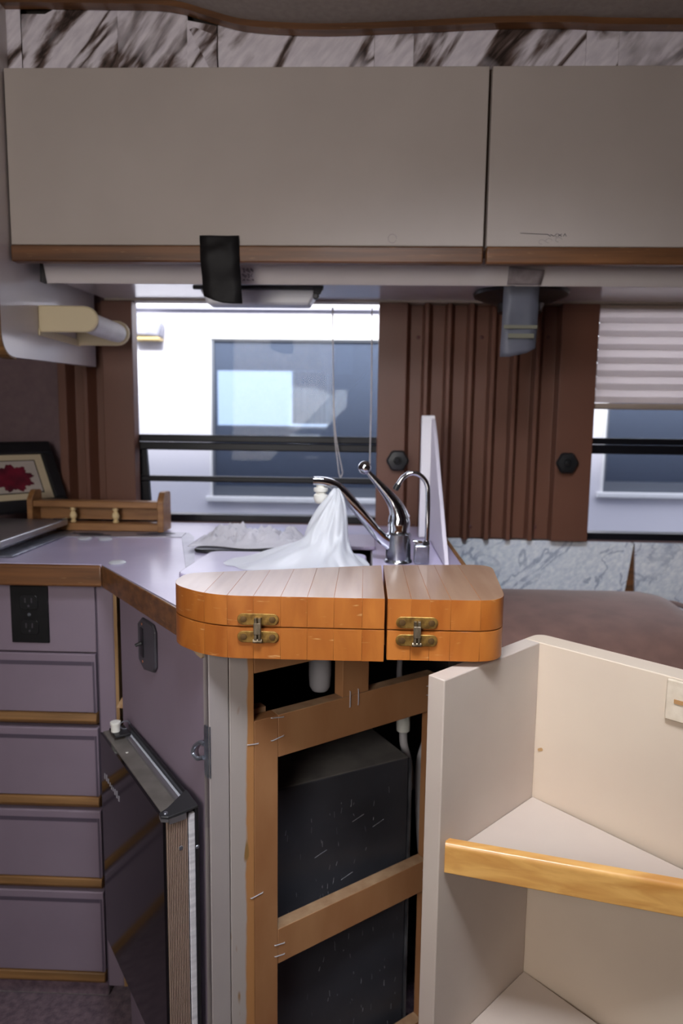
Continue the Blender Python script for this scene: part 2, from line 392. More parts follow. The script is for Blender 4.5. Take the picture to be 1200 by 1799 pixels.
wall_with_holes('wall_rear', -1.50, 1.80, -.02, 2.02, -.66, -.61, [], BROWN_WALL)
struct(obj('floor', boxes(((-1.5, -.66, -.03), (1.8, 1.82, 0))), CARPET, smooth=False))

# ceiling lining: dips in a wave towards the right, extruded along the depth
wave = [(-1.45, 1.936), (-.70, 1.936), (-.59, 1.935), (-.48, 1.933), (-.40, 1.931), (-.35, 1.924), (-.30, 1.910), (-.24, 1.895), (-.16, 1.888), (-.06, 1.886), (.10, 1.891), (.23, 1.896), (.36, 1.896), (.57, 1.891), (1.75, 1.888)]
wv = [tuple(p) for p in curve([(x, z, 0) for x, z in wave], 4)]
bm = NB(); prism_y(bm, [(-1.45, 2.0)]+[(x, z) for x, z, _ in wv]+[(1.75, 2.0)], -.61, 1.80)
struct(obj('ceiling', bm, CEIL, ang=60))
struct(obj('roof', boxes(((-1.55, -.70, 2.02), (1.85, 1.92, 2.06))), TRAILER, smooth=False))
# brown scribing strip that follows the wave
sel = [(x, z) for x, z, _ in wv if -.93 <= x <= 1.75]
bm = NB(); prism_y(bm, [(x, z-.0003) for x, z in sel]+[(x, z-.011) for x, z in sel[::-1]], 1.362, 1.384)
struct(obj('trim_1', bm, OAK_DK, ang=60))

# carpeted plinth under the drawers
struct(obj('baseboard_left', boxes(((-1.45, 1.252, 0), (-.50, 1.79, .034))), CARPET, bevel=.006))

# ------------------------------------------------------------------ windows
def window(name, W, bars, leftframe):
    x0, x1, z0, z1 = W
    r = bpy.data.objects.new(name, None); COL.objects.link(r); r.location = ((x0+x1)/2, WY, z0); struct(r)
    obj('pane', boxes(((x0, 1.842, z0), (x1, 1.845, z1))), PANE, r, smooth=False)
    bm = boxes(((x0, 1.822, z0), (x1, 1.868, z0+.018)))
    obj('frame', bm, BLACKFR, r, bevel=.002)
    for (a, b, ya, yb) in bars:
        bm = boxes(((x0+.002, ya, a), (x1-.002, yb, b)))
        obj('bar', bm, BLACKFR, r, bevel=.003)
    if leftframe:
        bm = NB(); prism_y(bm, [(x0+.001, z0+.02), (x0+.046, z0+.02), (x0+.036, z0+.19), (x0+.001, z0+.19)], 1.826, 1.841)
        obj('side_channel', bm, BLACKFR, r)
    return r
window('window_1', W1, [(1.087, 1.1075, 1.814, 1.841), (1.1085, 1.127, 1.818, 1.841), (1.003, 1.018, 1.820, 1.841)], True)
window('window_2', W2, [(1.092, 1.1155, 1.814, 1.841), (1.1165, 1.133, 1.818, 1.841)], False)
wall_with_holes('wall_outer', -4.5, 4.5, -.45, 2.30, WY+.0505, WY+.065, [W1, W2], mat('slate_siding', (100, 106, 122), .6))
struct(obj('trim_2', boxes(((-.592, 1.775, .884), (.028, 1.811, .8965))), OAK_DK, bevel=.002))

# ------------------------------------------------------------------ outside: the neighbouring trailer
struct(obj('ground', boxes(((-9, -9, -.62), (9, 14, -.6))), GROUND, smooth=False))
TY = 3.4
tr = thing('travel_trailer', 'white travel trailer parked outside beyond the kitchen window', 'trailer', (0, TY, -.6))
def trailer_wall(y0, y1, holes):
    bm = NB(); x0, x1, z0, z1 = -3.2, 3.6, -.2, 2.15
    xs = sorted({x0, x1}|{h[0] for h in holes}|{h[1] for h in holes}); zs = sorted({z0, z1}|{h[2] for h in holes}|{h[3] for h in holes})
    for i in range(len(xs)-1):
        for j in range(len(zs)-1):
            cx, cz = (xs[i]+xs[i+1])/2, (zs[j]+zs[j+1])/2
            if any(h[0] < cx < h[1] and h[2] < cz < h[3] for h in holes): continue
            bx(bm, (xs[i], y0, zs[j]), (xs[i+1], y1, zs[j+1]))
    bmesh.ops.remove_doubles(bm, verts=bm.verts[:], dist=1e-5); return bm
TW1 = (-.752, .30, .80, 1.562); TW2 = (1.16, 2.2, .85, 1.5)
FARW = (-1.115, -.284, 1.146, 1.552)  # added far opening; its bright sky stands in for a reflected rectangle
obj('wall', trailer_wall(TY, TY+.05, [TW1, TW2]), TRAILER, tr, smooth=False)
obj('wall', trailer_wall(5.2, 5.25, [FARW]), mat('haze_blue_panelling', (112, 124, 150), .8), tr, smooth=False)  # bluish haze of the near glass is put into this colour
obj('end_wall', boxes(((-3.2, 3.45, -.2), (-3.15, 5.2, 2.15))), TRAILER, tr, smooth=False)
obj('end_wall', boxes(((3.55, 3.45, -.2), (3.6, 5.2, 2.15))), TRAILER, tr, smooth=False)
obj('roof', boxes(((-3.2, 3.37, 2.15), (3.6, 5.25, 2.20))), TRAILER, tr, smooth=False)
obj('floor', boxes(((-3.15, 3.45, -.2), (3.55, 5.2, -.15))), mat('dark_floor', (60, 54, 50), .8), tr, smooth=False)
for w in (TW1, TW2):
    x0, x1, z0, z1 = w
    f = obj('window_frame', boxes(((x0-.012, TY-.012, z1), (x1+.012, TY, z1+.012)), ((x0-.012, TY-.012, z0), (x0, TY, z1)), ((x1, TY-.012, z0), (x1+.012, TY, z1)), ((x0-.03, TY-.03, z0-.026), (x1+.03, TY, z0))), TRAILER_TRIM, tr, bevel=.004)
    obj('pane', boxes(((x0, TY+.01, z0), (x1, TY+.014, z1))), PANE_DK, f, smooth=False)
    obj('gasket', boxes(((x0, TY-.002, z1-.008), (x1, TY+.009, z1)), ((x0, TY-.002, z0), (x0+.012, TY+.009, z1-.008)), ((x1-.012, TY-.002, z0), (x1, TY+.009, z1-.008)), ((x0+.012, TY-.002, z0), (x1-.012, TY+.009, z0+.05))), mat('grey_gasket', (96, 100, 108), .6), f, smooth=False)
obj('awning_rail', boxes(((-2.6, TY-.03, 1.700), (2.6, TY, 1.712))), mat('grey_rail', (150, 148, 160), .5), tr)
# porch lamp
bm = NB(); prism_y(bm, [(-1.125, 1.572), (-.985, 1.562), (-.975, 1.63), (-1.0, 1.665), (-1.12, 1.672)], TY-.07, TY)
pl = obj('porch_lamp', bm, mat('frosted_lens', (160, 160, 170), .5, (128, 128, 140), (18, 18, 18)), tr, bevel=.012)
lab(pl, 'frosted porch lamp on the outer wall')
bm = NB(); bx(bm, (-1.12, TY-.074, 1.548), (-.985, TY-.001, 1.561))
obj('lamp_base', bm, mat('yellowed_plastic', (206, 180, 120), .5), pl, bevel=.004)
# added cloths inside it, standing in for shapes reflected on the window glass
bm = NB(); prism_y(bm, [(.06, 1.53), (.045, 1.50), (-.02, 1.40), (-.115, 1.31), (-.15, 1.26), (-.14, 1.10), (-.02, 1.09), (.26, 1.09), (.26, 1.53)], 3.60, 3.63)
bm2 = bm; obj('reflection_drape', bm2, mat('dark_reflection_cloth', (34, 34, 44), .9, (52, 46, 46), (9, 9, 9)), tr, bevel=.004)
bm = NB()
for xa, xb in ((-.245, -.165), (-.155, -.075)): bx(bm, (xa, 3.70, 1.425), (xb, 3.71, 1.60))
stuff(obj('reflection_slats', bm, mat('pale_reflection_cloth', (150, 158, 176), .8), tr))
bm = NB(); prev = None
for i in range(25):
    x = -.545+.262*i/24; y = 5.17+.014*math.sin(i*1.5)
    c = (bm.verts.new((x, y, 1.16)), bm.verts.new((x, y, 1.545)))
    if prev: bm.faces.new((prev[0], c[0], c[1], prev[1]))
    prev = c
cu = obj('reflection_curtain', bm, REFL_CURTAIN, tr); so = cu.modifiers.new('t', 'SOLIDIFY'); so.thickness = .003

# ------------------------------------------------------------------ brown ribbed panels beside the windows
def ribbed_panel(name, label, x0, x1, z0, z1, ribs0, ribs1, pitch, yb, yf, knobs, rivets, seam):
    t = thing(name, label, 'panel', ((x0+x1)/2, WY, z0), None)
    prof = [(x0, yf)]
    x = ribs0; prof.append((x-.004, yf))
    depth = .034
    while x+pitch <= ribs1+1e-6:
        prof += [(x+.006, yf+depth), (x+pitch*.66, yf+depth), (x+pitch*.72, yf+.002), (x+pitch*.90, yf+.002)]
        x += pitch
    prof += [(x+.008, yf+depth), (ribs1+pitch*.45, yf+depth), (ribs1+pitch*.5, yf), (x1, yf)]
    back = [(x1, yb), (x0, yb)]
    bm = NB(); prism(bm, prof+back, z0, z1)
    obj('panel_body', bm, BROWN, t, bevel=.0015, ang=20)
    for (kx, kz) in knobs:
        bm = NB(); n = 36
        ring = lambda r, y, lob: [bm.verts.new((kx+(r+lob*math.cos(6*a))*math.cos(a), y, kz+(r+lob*math.cos(6*a))*math.sin(a))) for a in [k*2*math.pi/n for k in range(n)]]
        R = [ring(.012, yf, 0), ring(.012, yf-.008, 0), ring(.0245, yf-.010, .0012), ring(.027, yf-.017, .0014), ring(.0225, yf-.022, .0012), ring(.010, yf-.023, 0), ring(.008, yf-.019, 0)]
        for a, b in zip(R, R[1:]):
            for k in range(n): bm.faces.new((a[k], a[(k+1) % n], b[(k+1) % n], b[k]))
        bm.faces.new(R[0]); bm.faces.new(R[-1])
        k_ = obj('knob', bm, BLACK, t); 
        bm = one(lathe, [(.0072, 0), (.0065, .003), (.003, .0045)], (kx, yf-.0185, kz), (0, -1, 0), 12)
        obj('knob_screw', bm, BLACKM, k_)
    for (kx, kz) in rivets:
        bm = one(lathe, [(.0052, 0), (.0046, .002), (.002, .0032)], (kx, yf+depth+.0003, kz), (0, -1, 0), 12)
        obj('rivet', bm, mat('maroon_plastic', (84, 42, 40), .5), t)
    return t
ribbed_panel('ribbed_panel', 'wide brown ribbed panel with two black knobs between the two windows', .030, .574, .868, 1.462, .105, .455, .0555, 1.811, 1.772,
             [(.083, 1.070), (.508, 1.070)], [(.131, 1.381), (.292, 1.383), (.458, 1.384), (.131, .897), (.280, .897), (.448, .899)], 0)
ribbed_panel('ribbed_panel', 'narrow brown ribbed panel at the left side of the larger window, behind the towel holder', -.790, -.594, .905, 1.462, -.765, -.70, .0555, 1.811, 1.772, [], [], 0)

# marble-papered wall boards under them, behind the sofa
t = thing('wall_board', 'marble papered board below the brown ribbed panel, with a creased right edge', 'board', (.45, 1.80, .62))
bm = NB(); prism_y(bm, [(.19, .62), (.672, .62), (.688, .74), (.703, .862), (.19, .866)], 1.800, 1.8185)
obj('marble_sheet', bm, MARBLE2, t, bevel=.002)
bm = NB(); prism_y(bm, [(.655, .62), (.6725, .62), (.6885, .74), (.7035, .863), (.682, .864), (.668, .74)], 1.798, 1.7998)
obj('folded_edge', bm, MARBLE2, t)
bm = NB(); prism_y(bm, [(.722, .62), (1.2, .62), (1.2, .862), (.708, .862)], 1.800, 1.8185)
tag(obj('wall_board', bm, MARBLE2, bevel=.002), 'marble papered board at the right edge, below the window with the blind', 'board')
bm = NB(); prism_y(bm, [(.674, .62), (.7205, .62), (.7065, .862), (.7045, .862)], 1.806, 1.8185)
tag(obj('batten', bm, OAK_DK), 'dark wood batten showing in the gap between the two marble papered boards', 'batten')

# ------------------------------------------------------------------ pleated blind and cords
t = thing('pleated_blind', 'pale pleated blind pulled half down over the smaller window', 'blind', (.98, 1.80, 1.205))
pts = []; n = 14; z0, z1 = 1.222, 1.452
bm = NB(); prev = None
for i in range(n+1):
    z = z1-(z1-z0)*i/n; y = 1.797+(.010 if i % 2 else -.008)
    c = [bm.verts.new((x, y, z)) for x in (.580, 1.40)]
    if prev: bm.faces.new((prev[0], prev[1], c[1], c[0]))
    prev = c
pb = obj('pleated_fabric', bm, BLIND, t, smooth=False); so = pb.modifiers.new('t', 'SOLIDIFY'); so.thickness = .0012
obj('bottom_rail', boxes(((.578, 1.784, 1.206), (1.402, 1.810, 1.221))), mat('taupe_rail', (168, 152, 138), .5), t, bevel=.004)
obj('head_rail', boxes(((.578, 1.782, 1.4525), (1.402, 1.812, 1.462))), mat('taupe_rail', (168, 152, 138), .5), t, bevel=.002)
bm = NB()
for dx in (0, .006): tube(bm, curve([(-.088+dx*.3, 1.79, 1.452), (-.084, 1.79, 1.30), (-.080+dx*.4, 1.785, 1.15), (-.066+dx*1.6, 1.78, 1.035)], 6), .0013, 6)
tube(bm, curve([(-.066, 1.78, 1.035), (-.062, 1.78, 1.024), (-.0565, 1.78, 1.034)], 5), .0013, 6)
tag(obj('blind_cord', bm, CORD), 'thin looped white cord hanging down the window behind the spout', 'cord')
bm = NB(); tube(bm, curve([(.012, 1.79, 1.452), (.014, 1.79, 1.25), (.013, 1.79, 1.03)], 6), .0016, 6)
tag(obj('blind_cord', bm, CORD), 'thin straight white cord hanging by the brown ribbed panel', 'cord')

# ================================================================== overhead cabinets
DY = 1.36; XS = .219
def overhead(label, x0, x1):
    t = thing('overhead_cabinet', label, 'cabinet', ((x0+x1)/2, 1.6, 1.464))
    obj('carcass', boxes(((x0, DY+.022, 1.492), (x1, 1.818, 1.815))), mat('brown_carcass', (84, 62, 46), .7), t, smooth=False)
    d = obj('door', boxes(((x0+.003, DY, 1.4945), (x1-.003, DY+.018, 1.811))), BEIGE, t, bevel=.0015)
    obj('pull_strip', boxes(((x0+.003, DY-.004, 1.4625), (x1-.003, DY+.018, 1.4935))), OAK_DK, t, bevel=.003)
    return t, d
c1, d1 = overhead('long beige overhead cabinet with black tape hanging from its door', -.689, XS)
c2, d2 = overhead('beige overhead cabinet at the right with pencil marks on its door', XS, 1.15)
# pencil marks on the right door
bm = NB()
for (xa, za, xb, zb) in ((.284, 1.5185, .335, 1.5165), (.335, 1.5165, .341, 1.513), (.340, 1.5165, .3465, 1.5135), (.347, 1.5135, .3525, 1.518), (.354, 1.5175, .361, 1.513), (.354, 1.513, .361, 1.5175), (.350, 1.512, .352, 1.513), (.364, 1.513, .367, 1.518), (.367, 1.518, .370, 1.513)):
    tube(bm, [(xa, DY-.0001, za), (xb, DY-.0001, zb)], .0006, 5)
stuff(lab(obj('pencil_mark', bm, mat('graphite', (70, 66, 70), .6), d2), 'scribbled pencil marks'))
bm = NB(); 
for (cx, cz) in ((.325, 1.503), (.338, 1.505), (.356, 1.507)): tube(bm, [(cx+.006*math.cos(a*.6), DY-.0001, cz+.004*math.sin(a*.6)) for a in range(9)], .00035, 5)
obj('pencil_mark', stuff_bm := bm, mat('faint_graphite', (140, 130, 130), .6), d2)['kind'] = 'stuff'
bm = NB(); tube(bm, [(.045+.008*math.cos(a*.5), DY-.0001, 1.508+.008*math.sin(a*.5)) for a in range(13)], .0004, 5)
obj('ring_mark', bm, mat('faint_graphite', (140, 130, 130), .6), d1)
# glossy white shelf under both cabinets with its drop lip
t = thing('undercabinet_shelf', 'glossy white shelf board with a drop lip under the overhead cabinets', 'shelf', (.2, 1.6, 1.44))
bm = NB(); prism_x(bm, [(1.437, 1.4905), (1.452, 1.4905), (1.468, 1.4525), (1.457, 1.4405)], -.664, 1.15)
obj('lip', bm, WHITE_LAM, t, bevel=.0015)
bm = NB(); prism_x(bm, [(1.469, 1.4545), (1.774, 1.4675), (1.774, 1.4905), (1.469, 1.4905)], -.664, 1.15)
obj('shelf_board', bm, WHITE_LAM, t)
bm = NB(); prism_x(bm, [(1.776, 1.463), (1.8185, 1.463), (1.8185, 1.4905), (1.776, 1.4905)], -.664, 1.15)
obj('rear_moulding', bm, mat('beige_moulding', (178, 166, 150), .5), t)
bm = NB(); prism_y(bm, [(-.668, 1.4905), (-.6643, 1.4905), (-.6643, 1.4405), (-.668, 1.4405)], 1.436, 1.458)
obj('end_cap', bm, BLACK, t)
# white end panel on the left
t = thing('end_panel', 'tall white end panel with a rounded lower corner left of the overhead cabinets', 'panel', (-.69, 1.6, 1.28))
out = rounded([(1.312, 1.93), (1.312, 1.280), (1.775, 1.297), (1.775, 1.93)], [0, .05, 0, 0], 8)
bm = NB(); prism_x(bm, out, -.708, -.6895)
obj('board', bm, WHITE_LAM, t)
ins = [(y+.0, z) for y, z in out]
bm = NB()
edge = [p for p in out if p[1] < 1.94 and p[0] < 1.45]
edge = [(1.312, 1.93)]+[p for p in out[1:10]]
for (ya, za), (yb, zb) in zip(edge, edge[1:]):
    d = Vector((yb-ya, zb-za)); 
    if d.length < 1e-6: continue
    nn = Vector((d.y, -d.x)).normalized()*.004
    if nn.x > 0 and nn.y > 0: nn = -nn
    nn = -nn if (nn.x > .0001) else nn
    hexa(bm, [(-.709, ya, za), (-.6885, ya, za), (-.6885, yb, zb), (-.709, yb, zb)], [(-.709, ya+nn.x, za+nn.y), (-.6885, ya+nn.x, za+nn.y), (-.6885, yb+nn.x, zb+nn.y), (-.709, yb+nn.x, zb+nn.y)])
lab(obj('edge_band', bm, OAK_PULL, t), 'brown edge band')

# ------------------------------------------------------------------ marble paper band above the cabinets
t = thing('marble_band', 'band of brown veined marble paper sheets above the overhead cabinets', 'wallpaper', (0, 1.385, 1.815))
def wz(x):
    for (xa, za, _), (xb, zb, _) in zip(wv, wv[1:]):
        if xa <= x <= xb: return za+(zb-za)*(x-xa)/(xb-xa)
    return 1.89
sheets = [(-.72, -.662, 1.3845), (-.661, -.478, 1.3865), (-.4775, -.345, 1.3860), (-.288, .005, 1.3865), (.0055, .078, 1.386), (.0785, .395, 1.3865), (.3955, .455, 1.386), (.4555, .80, 1.3865), (.8005, 1.15, 1.386)]
for xa, xb, y in sheets:
    n = 8; top = [(xa+(xb-xa)*k/n, wz(xa+(xb-xa)*k/n)-.006-(.012 if xb < -.3 and k < 3 and xa > -.67 and xa < -.6 else 0)) for k in range(n+1)]
    bm = NB(); prism_y(bm, [(xa, 1.8155), (xb, 1.8155)]+top[::-1], y, y+.002)
    obj('marble_sheet', bm, MARBLE, t)
bm = NB()   # creased sheet that has come loose and folds forward
hexa(bm, [(-.346, 1.3858, 1.8155), (-.290, 1.3858, 1.8155), (-.290, 1.388, 1.8155), (-.346, 1.388, 1.8155)], [(-.346, 1.3858, 1.905), (-.290, 1.3858, 1.895), (-.290, 1.388, 1.895), (-.346, 1.388, 1.905)])
obj('marble_sheet', bm, MARBLE, t)
bm = NB(); hexa(bm, [(-.340, 1.385, 1.888), (-.300, 1.372, 1.8155), (-.302, 1.371, 1.8155), (-.341, 1.384, 1.888)], [(-.330, 1.385, 1.892), (-.292, 1.385, 1.878), (-.288, 1.376, 1.8155), (-.332, 1.384, 1.892)])
lab(obj('folded_flap', bm, MARBLE, t), 'creased loose fold of the marble paper')
struct(obj('trim_3', boxes(((-.93, 1.389, 1.8155), (1.15, 1.41, 1.884))), mat('brown_carcass', (84, 62, 46), .7), smooth=False))

# ------------------------------------------------------------------ tapes, lamp and dish under the cabinets
def strip(name, pts, x0, x1, dx, m, th=.0012, tail=None):
    bm = NB(); P = curve([(0, y, z) for y, z in pts], 5); prev = None
    for i, p in enumerate(P):
        s = i/(len(P)-1); c = [bm.verts.new((x0+dx*s+(x1-x0)*k/4+.0, p.y-.0016*math.sin(k*1.7+i*.6), p.z+(tail[k]*max(0, s-.75)*4 if tail else 0))) for k in range(5)]
        if prev:
            for k in range(4): bm.faces.new((prev[k], prev[k+1], c[k+1], c[k]))
        prev = c
    o = obj(name, bm, m); so = o.modifiers.new('t', 'SOLIDIFY'); so.thickness = th; so.offset = 0
    return o
tb = strip('black_tape', [(1.3565, 1.511), (1.3545, 1.494), (1.352, 1.478), (1.355, 1.455), (1.362, 1.43), (1.366, 1.405), (1.367, 1.388)], -.320, -.2455, .004, TAPEB, .0022, [.014, .006, .001, 0, 0])
tag(tb, 'wide strip of black tape hanging over the long overhead cabinet door', 'tape')
t = thing('duct_tape', 'grey duct tape strip hanging below the shelf lip in front of the black dish', 'tape', (.31, 1.44, 1.31))
tg = strip('hanging_strip', [(1.4585, 1.442), (1.456, 1.430), (1.455, 1.40), (1.457, 1.35), (1.460, 1.305)], .276, .3475, -.002, TAPEG, .0012, [-.004, -.004, 0, .004, .014])
tg.parent = t; tg.location = tg.location-t.location
for (za, zb, xa, xb) in ((1.357, 1.364, .278, .346), (1.338, 1.347, .288, .340)):
    o = obj('glue_band', boxes(((xa, 1.4522, za), (xb, 1.4532, zb))), TAPESTAIN, t); lab(o, 'brownish glue band')
bm = NB(); prev = None
for i in range(9):
    s = i/8; row = []
    for k in range(9):
        u = k/8; x = .281+.071*u+(.004*s if k == 0 else 0); z = 1.4755-.0325*s-.006*u*(1-s)
        y = 1.4368+ (1.4905-z)*.40*1.0 - .0012-.0012*noise.noise(Vector((x*120, z*120, 3)))
        row.append(bm.verts.new((x-.004*s, y-.004, z)))
    if prev:
        for k in range(8): bm.faces.new((prev[k], prev[k+1], row[k+1], row[k]))
    prev = row
o = obj('crinkled_end', bm, TAPECR, t); so = o.modifiers.new('t', 'SOLIDIFY'); so.thickness = .001; lab(o, 'crinkled taped end on the lip')
bm = NB(); prev = None
for i in range(6):
    row = [bm.verts.new((-.256+.022*k/5+.003*math.sin(i*2+k), 1.4428+(1.4905-(1.478-.024*i/5))*.40-.002-.002*((i*k) % 2), 1.472-.024*i/5)) for k in range(6)]
    if prev:
        for k in range(5): bm.faces.new((prev[k], prev[k+1], row[k+1], row[k]))
    prev = row
o = tag(obj('tape_scrap', bm, TAPECR), 'crumpled scrap of clear tape on the shelf lip beside the black tape', 'tape')
so = o.modifiers.new('t', 'SOLIDIFY'); so.thickness = .001
# slim lamp
t = thing('shelf_lamp', 'slim white lamp with black ends under the shelf above the window', 'lamp', (-.23, 1.59, 1.42))
bm = NB(); prism_y(bm, [(-.372, 1.4565), (-.100, 1.4565), (-.118, 1.434), (-.128, 1.418), (-.352, 1.418), (-.36, 1.434)], 1.556, 1.606)
obj('diffuser', bm, mat('lamp_cover', (212, 212, 216), .3), t, bevel=.005)
obj('mounting_plate', boxes(((-.382, 1.546, 1.4485), (-.096, 1.5555, 1.4575))), BLACK, t, bevel=.002)
bm = NB(); prism_y(bm, [(-.118, 1.456), (-.094, 1.456), (-.102, 1.438), (-.117, 1.434)], 1.540, 1.5455)
obj('end_cap', bm, BLACK, t, bevel=.002)
bm = NB(); lathe(bm, [(.007, 0), (.007, .01), (.005, .014)], (-.112, 1.55, 1.434), (0, -1, 0), 12)
obj('switch', bm, BLACK, t)
# black bowl lamp / speaker
t = thing('ceiling_dish', 'round black dish fixture under the shelf behind the duct tape', 'lamp', (.345, 1.62, 1.41))
bm = NB(); _lathe(bm, [(.100, 0), (.106, -.004), (.104, -.010), (.078, -.020), (.052, -.028), (.048, -.046), (.030, -.050)], Vector((.345, 1.62, 1.4605)), Vector((0, 0, 1)), 36)
obj('dish', bm, BLACK, t)
bm = NB(); _lathe(bm, [(.026, 0), (.026, -.004), (.01, -.006)], Vector((.345, 1.62, 1.4103)), Vector((0, 0, 1)), 20)
obj('grille', bm, BLACKM, t)

# ------------------------------------------------------------------ towel holder
t = thing('paper_towel_holder', 'cream paper towel holder with a white roller on the white end panel', 'towel holder', (-.67, 1.56, 1.34))
obj('base_plate', boxes(((-.6893, 1.462, 1.336), (-.684, 1.672, 1.352))), CREAM_PL, t, bevel=.002)
for y0, y1, z0, z1 in ((1.464, 1.474, 1.344, 1.398), (1.656, 1.666, 1.338, 1.396)):
    c = (z0+z1)/2; bm = NB()
    prism_y(bm, [(-.689, z0)]+[(-.592+.030*math.sin(a*math.pi/10), c-(z1-z0)/2*math.cos(a*math.pi/10)) for a in range(11)]+[(-.689, z1+.001)], y0, y1)
    obj('arm', bm, CREAM_PL, t, bevel=.003)
bm = NB(); lathe(bm, [(.014, 0), (.0215, .004), (.0225, .03), (.0225, .15), (.0215, .176), (.014, .18)], (-.588, 1.4745, 1.366), (0, 1, 0), 24)
obj('roller', bm, ROLLER, t)

# ================================================================== countertop
t = thing('countertop', 'pale mauve laminate countertop with dark oak edging, running along the window', 'countertop', (-.3, 1.4, .86))
outer = [(-1.449, 1.221), (-.476, 1.223), (-.259, .944), (-.252, .998), (.034, 1.080), (.185, 1.098), (.185, 1.771), (-1.449, 1.771)]
hole = rounded([(-.285, 1.135), (.018, 1.135), (.018, 1.555), (-.285, 1.555)], .03, 4)
bm = NB()
def loop(p):
    vs = [bm.verts.new((x, y, .90)) for x, y in p]
    return [bm.edges.new((vs[i], vs[(i+1) % len(vs)])) for i in range(len(vs))]
es = loop(outer)+loop(hole)
r = bmesh.ops.triangle_fill(bm, use_beauty=True, edges=es)
fs = [g for g in r['geom'] if isinstance(g, bmesh.types.BMFace)]
ex = bmesh.ops.extrude_face_region(bm, geom=fs)
bmesh.ops.translate(bm, vec=(0, 0, -.032), verts=[g for g in ex['geom'] if isinstance(g, bmesh.types.BMVert)])
obj('laminate_top', bm, COUNTER, t, smooth=False)
bm = NB(); prism(bm, [(-1.449, 1.208), (-.4720, 1.2105), (-.4775, 1.222), (-1.449, 1.2205)], .860, .8995)
obj('wood_edge', bm, OAK_DK, t, bevel=.004, seg=3)
bm = NB(); prism(bm, [(-.4714, 1.2105), (-.2575, .931), (-.2600, .9435), (-.4765, 1.222)], .860, .8995)
obj('wood_edge', bm, OAK_DK, t, bevel=.004, seg=3)
bm = NB(); prism(bm, [(.1855, 1.10), (.1935, 1.10), (.1935, 1.771), (.1855, 1.771)], .866, .902)
obj('wood_edge', bm, OAK_BOX, t, bevel=.002)
# metal strip let into the top
bm = NB(); prism(bm, [(-.700, 1.508), (-.412, 1.532), (-.418, 1.60), (-.690, 1.592)], .9004, .9018)
prism(bm, [(-.4115, 1.533), (-.304, 1.16), (-.291, 1.165), (-.385, 1.54), (-.414, 1.60)], .9004, .9018)
tag(obj('metal_strip', bm, mat('dull_strip', (164, 162, 174), .35, (146, 144, 158), (20, 20, 20), metal=.4)), 'flat grey metal strip lying along the countertop before the wooden rack', 'strip')
bm = NB()
for (a, b, c, d) in ((-.672, 1.545, -.60, 1.566), (-.645, 1.528, -.575, 1.545), (-.52, 1.548, -.455, 1.568), (-.50, 1.572, -.44, 1.584)):
    cx, cy = (a+c)/2, (b+d)/2
    prism(bm, [(cx+(c-a)/2*math.cos(k*math.pi/8)*(1+.2*math.sin(k*3)), cy+(d-b)/2*math.sin(k*math.pi/8)) for k in range(16)], .9020, .9026)
stuff(tag(obj('shadow_patches', bm, mat('shadow_patch_dark', (62, 58, 66), .7)), 'dark patches painted for shadows and openings on the metal strip', 'shadow_patch'))  # shadows and openings of the strip, put in as dark patches
for i, (x, y, l) in enumerate(((-.616, 1.490, 'white plastic cap on the countertop, farther left of the pair before the rack'), (-.570, 1.488, 'white plastic cap on the countertop, right one of the pair before the rack'), (-.452, 1.222, 'white plastic cap on the countertop at the bend of its oak edge'))):
    t2 = thing('screw_cap', l, 'cap', (x, y, .9), 'loose screw caps on the countertop')
    bm = NB(); lathe(bm, [(.0150, .0003), (.0155, .002), (.012, .0042), (.006, .0048)], (x, y+(.014 if i == 2 else 0), .9), (0, 0, 1), 20)
    o = obj('cap_disc', bm, mat('grey_white_plastic', (196, 198, 204), .4), t2)
    obj('slot', boxes(((x-.006, y+(.013 if i == 2 else -.001), .9046), (x+.006, y+(.015 if i == 2 else .001), .9052))), HOSE, t2)

# ------------------------------------------------------------------ sink, covers
bm = NB(); h2 = rounded([(-.283, 1.137), (.016, 1.137), (.016, 1.553), (-.283, 1.553)], .03, 4); h3 = [((x+.1335)*.93-.1335, (y-1.345)*.93+1.345) for x, y in h2]
top = [bm.verts.new((x, y, .8995)) for x, y in h2]; bot = [bm.verts.new((x, y, .78)) for x, y in h3]; n = len(h2)
for k in range(n): bm.faces.new((top[k], top[(k+1) % n], bot[(k+1) % n], bot[k]))
bm.faces.new(bot)
o = obj('sink', bm, mat('brown_enamel', (70, 58, 58), .35)); so = o.modifiers.new('t', 'SOLIDIFY'); so.thickness = .003
so.offset = 1
tag(o, 'dark sink basin under its laminate covers', 'sink')
bm = NB(); prism(bm, rounded([(-.312, 1.115), (.006, 1.115), (.006, 1.335), (-.300, 1.335)], .028, 6), .9006, .9085)
tag(obj('sink_cover', bm, COUNTER, bevel=.002), 'front pale sink cover board under the white tissue', 'board')
bm = NB(); prism(bm, rounded([(-.12, 1.41), (.026, 1.41), (.026, 1.575), (-.12, 1.575)], .02, 6), .9006, .9085)
tag(obj('sink_cover', bm, mat('mauve_cover', (160, 146, 166), .4), bevel=.002), 'rear mauve sink cover board below the window, right of the tissue', 'board')

